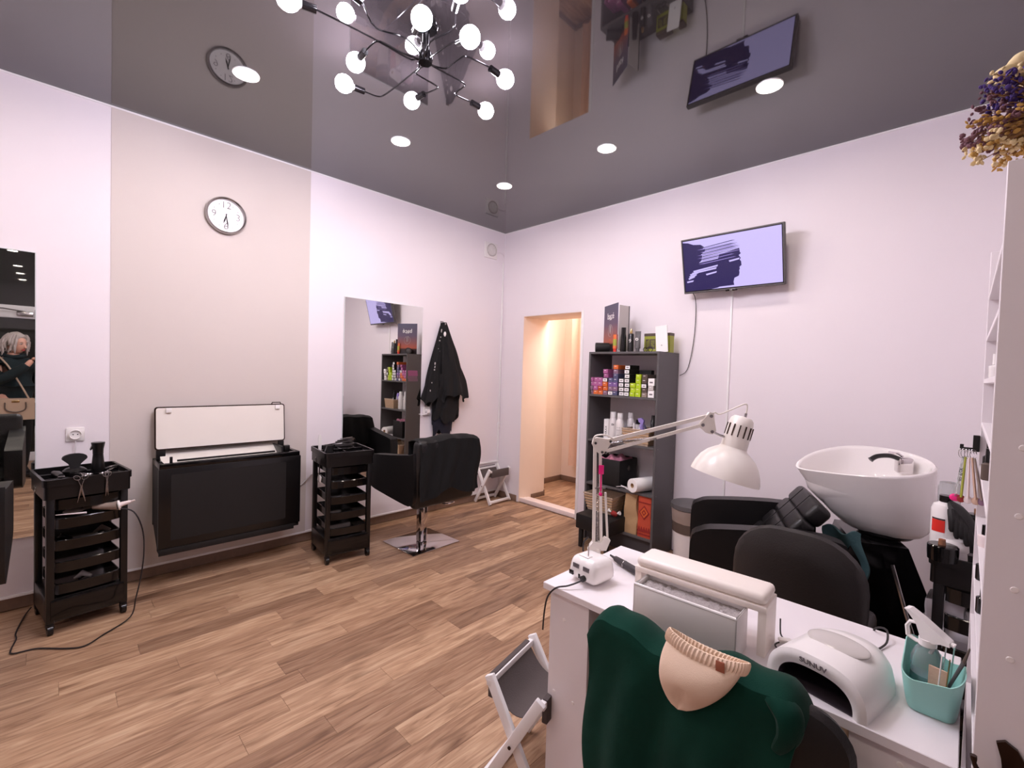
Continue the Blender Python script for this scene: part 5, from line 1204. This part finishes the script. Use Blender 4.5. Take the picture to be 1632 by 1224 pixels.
# ------------------------------------------------------------------ third trolley with cosmetics
T3 = dup(T1, (3.92, -1.17, 0), -PI/2, 'black salon trolley with cosmetics between the basin and the white rack'); T3['group'] = 'black salon trolleys along the walls'
for q in (T1, T2): q['group'] = 'black salon trolleys along the walls'
z3 = .786
o = bottle(3.775, -1.26, z3, [(0, 0), (.040, 0), (.042, .01), (.042, .19), (.036, .205), (.018, .215), (0, .215)], 'white_gloss', 'big white bottle with black cap and red label behind the basin', 'developer_bottle', [(.018, .215), (.02, .218), (.02, .24), (0, .24)], 'black_plastic', 28)
B().sheet(lambda u, v: (3.775+.0432*math.cos(-2.55+u*1.0), -1.26+.0432*math.sin(-2.55+u*1.0), z3+.105+.045*v), 8, 2, .0008).done('red_label', 'red_plastic', o)
B().sheet(lambda u, v: (3.775+.0433*math.cos(-2.55+u*1.0), -1.26+.0433*math.sin(-2.55+u*1.0), z3+.151+.005*v), 8, 1, .0008).done('black_band', 'ink', o)
o = bottle(3.78, -1.06, z3, [(0, 0), (.034, 0), (.035, .24), (.03, .26), (0, .265)], 'clear_plastic', 'clear measuring bottle standing behind the big white bottle', 'clear_bottle')
o = thing('cream_jar', 'wide white cosmetic jar with a ridged lid on the right trolley', 'jar', (3.80, -1.27, z3))
B().lathe([(0, 0), (.050, 0), (.052, .01), (.050, .045), (0, .045)], (3.80, -1.27, z3), 32).done('jar_body', 'white_plastic', o)
B().lathe([(.052, .045), (.054, .05), (.053, .072), (.046, .084), (0, .086)], (3.80, -1.27, z3), 32).done('lid', 'white_plastic', o)
o = thing('black_tub', 'low round black tub with a small copper cap at the trolley front', 'jar', (3.775, -1.36, z3))
B().lathe([(0, 0), (.042, 0), (.044, .03), (.044, .052), (.040, .056), (0, .056)], (3.775, -1.36, z3+.02), 30).done('tub_body', 'black_gloss', o)
B().cyl((3.772, -1.365, z3+.076), (3.772, -1.365, z3+.096), .011, .010).done('copper_cap', 'amber', o)
o = thing('rubber_gloves', 'pair of black rubber gloves thrown over the bottles on the right trolley', 'gloves', (3.79, -1.2, z3+.08))
for k in range(5):
    B().tube(smooth_pts([(3.79+.010*k, -1.310, z3+.20-.012*k), (3.795+.012*k, -1.322, z3+.165-.012*k), (3.795+.014*k, -1.325, z3+.12-.01*k-(k % 2)*.012)], 4), [.010, .011, .012, .012, .012, .011, .010, .009, .005], 8).done('glove_finger', 'black_matte', o)
B().tube(smooth_pts([(3.785, -1.275, z3+.222), (3.805, -1.29, z3+.20), (3.835, -1.30, z3+.165), (3.855, -1.31, z3+.12)], 4), [.006, .014, .02, .026, .028, .028, .028, .026, .024, .022, .02, .018, .014], 10, flat=.55).done('glove_palm', 'black_matte', o)
o = thing('black_carton', 'tall black cosmetic carton at the right side of the trolley top', 'box', (3.86, -1.27, z3))
B().box(3.835, 3.885, -1.30, -1.24, z3, z3+.125, .002, 1).done('carton_body', 'black_matte', o); B().box(3.838, 3.868, -1.3008, -1.30, z3+.04, z3+.05).done('label_print', 'ink_grey', o)
o = bottle(3.865, -1.17, z3, [(0, 0), (.036, 0), (.037, .16), (.03, .17), (0, .172)], 'black_gloss', 'black cosmetic jar with copper cap behind the black carton', 'tall_jar', [(.013, .172), (.013, .19), (0, .19)], 'amber')
o = thing('plastic_bag', 'crumpled clear plastic bag under the trolley tray beside the basin', 'bag', (3.70, -1.1, .7))
crumple_box(3.735, 3.85, -1.34, -1.22, .575, .645, 5, .02).done('bag_body', 'bag_plastic', o)
crumple_box(3.72, 3.88, -1.30, -1.10, .455, .50, 6, .015).done('bag_fold', 'bag_plastic', o)

# ------------------------------------------------------------------ white rack with polish shelves
RK = thing('white_rack', 'tall white laminate rack with narrow shelves and screw caps at the right edge', 'rack', (4.03, -2.18, 0))
B().box(3.846, 4.20, -2.568, -2.550, 0, 1.817, .001, 1).done('side_panel', 'white_lam', RK)
B().box(3.846, 4.20, -1.818, -1.800, 0, 1.822, .001, 1).done('side_panel', 'white_lam', RK)
B().box(4.185, 4.20, -2.550, -1.818, 0, 1.70, .001, 1).done('back_panel', 'white_lam', RK)
RZs = (1.70, 1.585, 1.467, 1.345, 1.225, 1.08, .94, .80, .60, .35, .10)
for zz in RZs: B().box(3.847, 4.185, -2.550, -1.818, zz-.012, zz, .001, 1).done('rack_shelf', 'white_lam', RK)
for zz in (1.351, 1.24, 1.12, 1.005, .50, .30): B().lathe([(0, 0), (.0052, 0), (.0044, .0012), (0, .0016)], (3.882, -2.568, zz), 14, RX(PI/2)).done('screw_cap', 'screw_cap', RK)
o = thing('wall_hook', 'dark bronze coat hook on the side of the white rack', 'hook', (3.885, -2.575, .78))
b = B(); b.prism([(3.872, .885), (3.882, .892), (3.896, .884), (3.905, .868), (3.899, .845), (3.90, .80), (3.874, .80), (3.880, .845), (3.878, .862)], 'y', -2.575, -2.568)
b.xf(Matrix.Translation((0, 0, -.02))).done('hook_plate', 'brass_dark', o)
B().tube(smooth_pts([(3.888, -2.574, .842), (3.872, -2.592, .838), (3.856, -2.604, .840), (3.848, -2.606, .852), (3.846, -2.606, .866)], 5), [.0055]*12+[.005, .004, .0035, .0035, .003, .004, .0045, .0045, .0045][:9], 10).xf(Matrix.Translation((0, 0, -.02))).done('hook_arm', 'brass_dark', o)
B().tube(smooth_pts([(3.888, -2.574, .82), (3.888, -2.60, .80), (3.888, -2.63, .81), (3.888, -2.64, .835)], 5), .0055, 10).xf(Matrix.Translation((0, 0, -.02))).done('lower_arm', 'brass_dark', o)
for k, (x, y, zz, m, h_, lb) in enumerate(((3.862, -2.05, 1.467, 'white_gloss', .06, 'white tube end lying on the third shelf of the white rack'), (3.858, -2.10, 1.225, 'brown_box', .075, 'brown nail polish bottle on the fifth shelf of the white rack'), (3.862, -1.98, 1.225, 'black_gloss', .085, 'black nail polish bottle on the fifth shelf of the white rack'), (3.858, -2.16, 1.08, 'pinkwhite', .05, 'pale tube on the sixth shelf of the white rack'), (3.86, -2.20, .94, 'black_gloss', .07, 'black bottle on the seventh shelf of the white rack'), (3.862, -1.95, .94, 'black_plastic', .08, 'dark bottle near the far panel of the white rack'))):
    o = thing('nail_polish', lb, 'bottle', (x, y, zz), group='bottles on the white rack')
    B().lathe([(0, 0), (.012, 0), (.013, .003), (.013, h_*.5), (.006, h_*.56), (0, h_*.56)], (x, y, zz), 14).done('bottle_body', m, o); B().lathe([(.007, h_*.56), (.0065, h_), (0, h_)], (x, y, zz), 12).done('cap', 'black_gloss' if m != 'white_gloss' else 'white_gloss', o)
# nail swatches on a black clip
o = thing('swatch_hanger', 'black bracket with ring-hung nail colour swatches on the rack edge', 'hanger', (3.83, -1.83, 1.12))
B().box(3.832, 3.846, -1.832, -1.819, 1.262, 1.308, .001, 1).done('bracket', 'black_plastic', o); B().box(3.812, 3.834, -1.830, -1.822, 1.264, 1.272, .001, 1).done('rod', 'black_plastic', o); B().box(3.806, 3.814, -1.832, -1.820, 1.264, 1.280, .001, 1).done('rod_end', 'black_plastic', o)
for k, (x, tilt, m, tip) in enumerate(((3.815, -.10, 'clear_plastic', 'hot_pink'), (3.820, -.04, 'olive_box', 'dark_red'), (3.827, .02, 'pinkwhite', 'pinkwhite'), (3.833, .10, 'curtain', 'curtain'), (3.838, .16, 'beige_box', 'mauve_box'))):
    top = Vector((x-.001, -1.834-.003*k, 1.245)); q = Vector((math.sin(tilt), -.02, -math.cos(tilt)))
    B().tube([(x, -1.834-.002*k, 1.262+.0)]+[(x-.004+.007*math.cos(t), -1.834-.002*k, 1.255+.014*math.sin(t)) for t in [i*PI/6 for i in range(12)]], .0007, 5).done('key_ring', 'steel', o)
    B().tube([top, top+q*.06, top+q*.115], [.007, .009, .009], 8, flat=.35).done('swatch_stick', m, o); B().ell(top+q*.12, (.0125 if k == 0 else .0095, .005, .011), 12).done('swatch_tip', tip, o)
text('BLASK', .014, 'lettering', 'ink', o, frame((3.8125, -1.842, 1.195), (0, 0, 1), (-1, 0, 0)), .0003)
# dried flowers in a vase
o = thing('flower_vase', 'white vase with a dried purple and cream flower bunch on the white rack', 'vase', (3.925, -2.50, 1.817))
B().lathe([(0, 0), (.035, 0), (.055, .03), (.058, .06), (.040, .09), (.032, .10), (.029, .10), (.036, .088), (.052, .06), (0, .01)], (3.925, -2.50, 1.817), 28).done('vase_body', 'white_gloss', o)
fl = thing('dried_flowers', 'dried bouquet of purple, mauve and cream flowers leaning out of the vase', 'flowers', (3.91, -2.50, 1.92))
rf = random.Random(11); heads = []; stems = B()
groups = {'petal_purple': B(), 'petal_mauve': B(), 'petal_cream': B(), 'petal_gold': B()}
O_ = Vector((3.925, -2.50, 1.90))
for i in range(200):
    a = rf.uniform(-1.15, 1.2); b_ = rf.uniform(-.6, .6); L_ = rf.uniform(.07, .135)
    d = Vector((-math.cos(a)*math.cos(b_), math.sin(b_)*.8, math.sin(a)*math.cos(b_)*.95+.05)); e = O_+d*L_
    if e.z < 1.845: continue
    stems.tube([O_+Vector((0, 0, -.03)), O_+d*L_*.5+Vector((0, 0, .004)), e], [.0016, .0011, .0007], 5)
    if e.z > 1.972: m = 'petal_cream' if rf.random() < .75 else 'petal_purple'
    elif e.z > 1.925: m = 'petal_purple' if rf.random() < .75 else 'petal_mauve'
    elif e.z > 1.872: m = 'petal_mauve' if rf.random() < .75 else 'petal_gold'
    else: m = 'petal_gold' if rf.random() < .5 else 'petal_cream'
    g = groups[m]
    for j in range(rf.randint(5, 9)):
        q = e+Vector((rf.uniform(-.009, .009), rf.uniform(-.009, .009), rf.uniform(-.009, .009)))
        g.ell(q, (rf.uniform(.002, .0055), rf.uniform(.002, .005), rf.uniform(.0015, .004)), 6, RY(rf.uniform(0, 3)) @ RX(rf.uniform(0, 3)))
stems.done('flower_stems', 'stem', fl)['kind'] = 'stuff'
for m, g in groups.items():
    q = g.done({'petal_purple': 'purple_blooms', 'petal_mauve': 'mauve_blooms', 'petal_cream': 'cream_blooms', 'petal_gold': 'golden_blooms'}[m], m, fl); q['kind'] = 'stuff'
for (x, z_, r_) in ((3.838, 1.985, .017), (3.856, 2.0, .019), (3.875, 1.998, .018), (3.86, 1.975, .012)):
    B().ell((x, -2.52, z_), (r_, .012, r_*.62), 16, RY(-.45)).jitter(.003, 60).done('cream_plume', 'petal_cream', fl)
# ------------------------------------------------------------------ the photographer, seen in the left mirror
def skin(name, mat, pts, edges, parent, lv=2, label=None):
    inv = WM[parent.name].inverted(); bm = bmesh.new(); sk = bm.verts.layers.skin.verify(); vs = []
    for i, p in enumerate(pts):
        v = bm.verts.new(inv @ Vector(p[:3])); r = p[3] if isinstance(p[3], tuple) else (p[3], p[3])
        v[sk].radius = r; v[sk].use_root = (i == 0); vs.append(v)
    for a, b in edges: bm.edges.new((vs[a], vs[b]))
    me = bpy.data.meshes.new(name); bm.to_mesh(me); bm.free()
    o = bpy.data.objects.new(name, me); COL.objects.link(o); o.parent = parent; WM[o.name] = WM[parent.name]
    m = o.modifiers.new('skin', 'SKIN'); m.use_smooth_shade = True
    s = o.modifiers.new('sub', 'SUBSURF'); s.levels = lv; s.render_levels = lv
    dg = bpy.context.evaluated_depsgraph_get(); nm = bpy.data.meshes.new_from_object(o.evaluated_get(dg))
    o.modifiers.clear(); o.data = nm; nm.materials.clear(); nm.materials.append(MATS[mat])
    for p in nm.polygons: p.use_smooth = True
    if label: o['label'] = label
    return o
F_ = Vector((-.704, .71, 0)); R_ = Vector((.71, .704, 0)); BP = Vector((4.105, -3.965, 0))
def bp(r, f, z_): return tuple(BP+R_*r+F_*f+Vector((0, 0, z_)))
PE = thing('person', 'woman in a dark teal coat with grey wavy hair photographing with a phone', 'person', tuple(BP), math.atan2(F_.y, F_.x))
CAMP = Vector((3.8141, -3.6698, 1.45)); PHc = CAMP-F_*.035
rel = PHc-BP; pr_, pf_ = rel.dot(R_), rel.dot(F_)
wr = (pr_+.095, pf_-.055, 1.415); wlft = (pr_-.095, pf_-.055, 1.415)
body = [(*bp(0, 0, .95), (.15, .11)), (*bp(0, .0, 1.10), (.125, .095)), (*bp(0, .01, 1.25), (.14, .10)), (*bp(0, 0, 1.36), (.12, .08)), (*bp(0, .0, 1.44), .055), (*bp(0, .02, 1.50), .048),
        (*bp(.17, 0, 1.375), .055), (*bp(.235, .06, 1.15), .044), (*bp(wr[0]+.03, wr[1]-.05, 1.33), .031), (*bp(*wr), .026),
        (*bp(-.17, 0, 1.375), .055), (*bp(-.235, .06, 1.15), .044), (*bp(wlft[0]-.03, wlft[1]-.05, 1.33), .031), (*bp(*wlft), .026),
        (*bp(.09, 0, .86), .10), (*bp(.10, .02, .50), .065), (*bp(.10, -.01, .10), .042), (*bp(.10, .08, .05), .035), (*bp(.105, .16, .03), .026),
        (*bp(-.09, 0, .86), .10), (*bp(-.10, .02, .50), .065), (*bp(-.10, -.01, .10), .042), (*bp(-.10, .08, .05), .035), (*bp(-.105, .16, .03), .026)]
be = [(0, 1), (1, 2), (2, 3), (3, 4), (4, 5), (3, 6), (6, 7), (7, 8), (8, 9), (3, 10), (10, 11), (11, 12), (12, 13), (0, 14), (14, 15), (15, 16), (16, 17), (17, 18), (0, 19), (19, 20), (20, 21), (21, 22), (22, 23)]
skin('body', 'skin', body, be, PE)
# head: turned a little down towards the phone
hc = Vector(bp(0, .045, 1.59)); hm_ = Matrix.Translation(hc) @ frame((0, 0, 0), R_, F_) @ RX(-.16)   # local x right, y forward, z up
b = B(); b.ell((0, 0, 0), (.074, .092, .112), 28)
for v in b.bm.verts:
    x, y, z_ = v.co
    if y > 0:
        v.co.x *= 1-.16*max(0, -z_)/.11; v.co.y *= 1-.10*max(0, z_-.02)/.1
        v.co.y += .016*math.exp(-((x/.013)**2+((z_+.012)/.022)**2))          # nose
        v.co.y -= .008*sum(math.exp(-(((x-s*.030)/.015)**2+((z_-.014)/.012)**2)) for s in (-1, 1))
        v.co.y += .008*math.exp(-((x/.02)**2+((z_+.088)/.02)**2))            # chin
b.xf(hm_).done('head', 'skin', PE)
B().tube([(0, .088, .012), (0, .100, -.008), (0, .108, -.022), (0, .094, -.030)], [.006, .009, .012, .008], 10).xf(hm_).done('nose', 'skin', PE)
for s in (-1, 1):
    e_ = B().ell((s*.030, .078, .014), (.013, .010, .006), 14).xf(hm_).done('eye', 'eye_white', PE)
    B().ell((s*.030, .0868, .012), (.0055, .003, .0055), 10).xf(hm_).done('iris', 'ink', e_)
    B().tube([(s*.016, .090, .030), (s*.032, .089, .035), (s*.046, .080, .030)], [.0022, .003, .0015], 6).xf(hm_).done('eyebrow', 'brown_box', PE)
    B().tube([(s*.017, .0885, .0175), (s*.030, .0885, .0215), (s*.043, .081, .016)], .0016, 6).xf(hm_).done('eyelash', 'ink', PE)
    B().ell((s*.073, .0, .0), (.010, .018, .030), 14).xf(hm_).done('ear', 'skin', PE)
B().ell((0, .088, -.052), (.022, .009, .0055), 16).xf(hm_).done('upper_lip', 'lips', PE)
B().ell((0, .087, -.060), (.018, .009, .006), 16).xf(hm_).done('lower_lip', 'lips', PE)
b = B(); rh = random.Random(4)
b.ell((0, -.020, .035), (.096, .104, .098), 26)
for v in b.bm.verts:
    if v.co.y > .045 and v.co.z < .075: v.co.y = .045+.2*(v.co.y-.045)
b.jitter(.016, 30, 2)
for k in range(70):
    a = PI*.5+rh.uniform(.62, 5.66); x, y = .092*math.cos(a), -.015+.095*math.sin(a)
    L_ = rh.uniform(.08, .15); z0 = rh.uniform(.03, .09)
    b.tube(smooth_pts([(x*.8, y*.8, z0+.03), (x*1.08, y*1.05, z0-.02), (x*1.18+rh.uniform(-.025, .025), y*1.12+rh.uniform(-.02, .02), z0-.07), (x*1.12+rh.uniform(-.02, .02), y*1.1+rh.uniform(-.02, .01), z0-L_-.03)], 3), [.007, .010, .012, .013, .013, .013, .012, .011, .008, .004], 7)
b.xf(hm_).done('wavy_hair', 'hair', PE)
# clothes
coat_p = [(*bp(0, 0, .95), (.175, .135)), (*bp(0, .0, 1.10), (.17, .13)), (*bp(0, .01, 1.25), (.175, .13)), (*bp(0, 0, 1.37), (.135, .10)), (*bp(0, .0, 1.435), (.078, .075)), (*bp(0, 0, .72), (.185, .15)),
          (*bp(.185, 0, 1.365), .080), (*bp(.245, .06, 1.14), .066), (*bp(wr[0]+.04, wr[1]-.065, 1.315), .048), (*bp(wr[0]+.02, wr[1]-.03, 1.365), .042),
          (*bp(-.185, 0, 1.365), .080), (*bp(-.245, .06, 1.14), .066), (*bp(wlft[0]-.04, wlft[1]-.065, 1.315), .048), (*bp(wlft[0]-.02, wlft[1]-.03, 1.365), .042)]
skin('coat', 'teal_coat', coat_p, [(0, 1), (1, 2), (2, 3), (3, 4), (0, 5), (3, 6), (6, 7), (7, 8), (8, 9), (3, 10), (10, 11), (11, 12), (12, 13)], PE)
B().tube([bp(.085*math.cos(t), .01+.085*math.sin(t), 1.45+.012*math.sin(t*2)) for t in [i*PI/8 for i in range(16)]], .024, 10, close=True).done('coat_collar', 'teal_coat', PE)
for s in (-1, 1):
    skin('trouser_leg', 'black_cloth', [(*bp(s*.085, 0, .88), .115), (*bp(s*.10, .02, .50), .082), (*bp(s*.10, -.01, .10), .058)], [(0, 1), (1, 2)], PE)
    skin('boot', 'black_leather', [(*bp(s*.10, -.02, .09), .055), (*bp(s*.10, -.01, .20), .055), (*bp(s*.10, .07, .05), .045), (*bp(s*.105, .16, .042), .038)], [(0, 1), (0, 2), (2, 3)], PE)
# phone (its lens is the camera's place) and hands
pm_ = Matrix.Translation(PHc) @ frame((0, 0, 0), R_, F_)
ph = thing('phone', 'dark mobile phone held up sideways by the woman in the mirror', 'phone', tuple(PHc), math.atan2(R_.y, R_.x))
B().box(-.078, .078, -.0045, .0045, -.037, .037, .004).xf(pm_).done('phone_body', 'black_gloss', ph)
B().box(-.07, .07, -.0052, -.0044, -.033, .033, .0005, 1).xf(pm_).done('phone_screen', 'indigo_box', ph)
B().lathe([(0, 0), (.008, 0), (.008, .002), (0, .002)], (0, .0044, 0), 14, RX(-PI/2)).xf(pm_).done('lens_ring', 'steel', ph)
for s, wv in ((1, wr), (-1, wlft)):
    W0 = Vector(bp(*wv)); P0 = PHc+R_*s*.088-F_*.028+Vector((0, 0, -.012)); U = Vector((0, 0, 1))
    skin('palm', 'skin', [(*W0, (.024, .018)), (*(W0.lerp(P0, .55)), (.032, .017)), (*P0, (.034, .015))], [(0, 1), (1, 2)], PE)
    for k in range(4):
        h0 = P0+U*(.026-.017*k); L_ = (.070, .076, .070, .056)[k]
        q1 = h0+R_*s*.014+F_*L_*.42; q2 = q1-R_*s*.012+F_*L_*.22; q3 = q2-R_*s*.022+F_*.002
        skin('finger', 'skin', [(*h0, .0088), (*q1, .0085), (*q2, .0078), (*q3, .0068)], [(0, 1), (1, 2), (2, 3)], PE, 1)
    t0 = P0-R_*s*.006-F_*.004+U*.016
    skin('thumb', 'skin', [(*(P0-U*.01), .011), (*(t0-R_*s*.018+U*.006), .0098), (*(t0-R_*s*.042+F_*.006+U*.004), .0082)], [(0, 1), (1, 2)], PE, 1)
# shoulder bag on her left side
bgc = Vector(bp(-.15, .185, .73)); bm4 = Matrix.Translation(bgc) @ frame((0, 0, 0), Vector((.1, 1, 0)), Vector((0, 0, 1)))
bg = thing('handbag', 'tan leather handbag with gold clasp hanging at the woman side', 'bag', tuple(bgc))
P = [(-.15, 0), (.15, 0), (.165, .06), (.15, .24), (-.15, .24), (-.165, .06)]
b = B(); b.prism(P, 'z', -.055, .055)
bmesh.ops.bevel(b.bm, geom=[e for e in b.bm.edges if e.calc_face_angle(0) > .5], offset=.025, segments=3, affect='EDGES')
b.xf(bm4).done('bag_body', 'tan_bag', bg)
for zz in (-.058, .058):
    B().tube(smooth_pts([(-.08, .20, zz), (-.075, .12, zz*1.1), (0, .09, zz*1.15), (.075, .12, zz*1.1), (.08, .20, zz)], 5), .006, 8).xf(bm4).done('bag_handle', 'brown_box', bg)
    B().box(-.03, .03, .20, .222, min(zz, zz*1.1), max(zz, zz*1.1), .002).xf(bm4).done('clasp', 'gold', bg)
B().tube(smooth_pts([bp(-.06, .25, .96), bp(-.12, .20, 1.15), bp(-.18, .12, 1.36), bp(-.19, .0, 1.455), bp(-.24, -.06, 1.34), bp(-.28, -.0, 1.12), bp(-.25, .11, .96)], 5), .008, 8, flat=.4).done('shoulder_strap', 'tan_bag', bg)
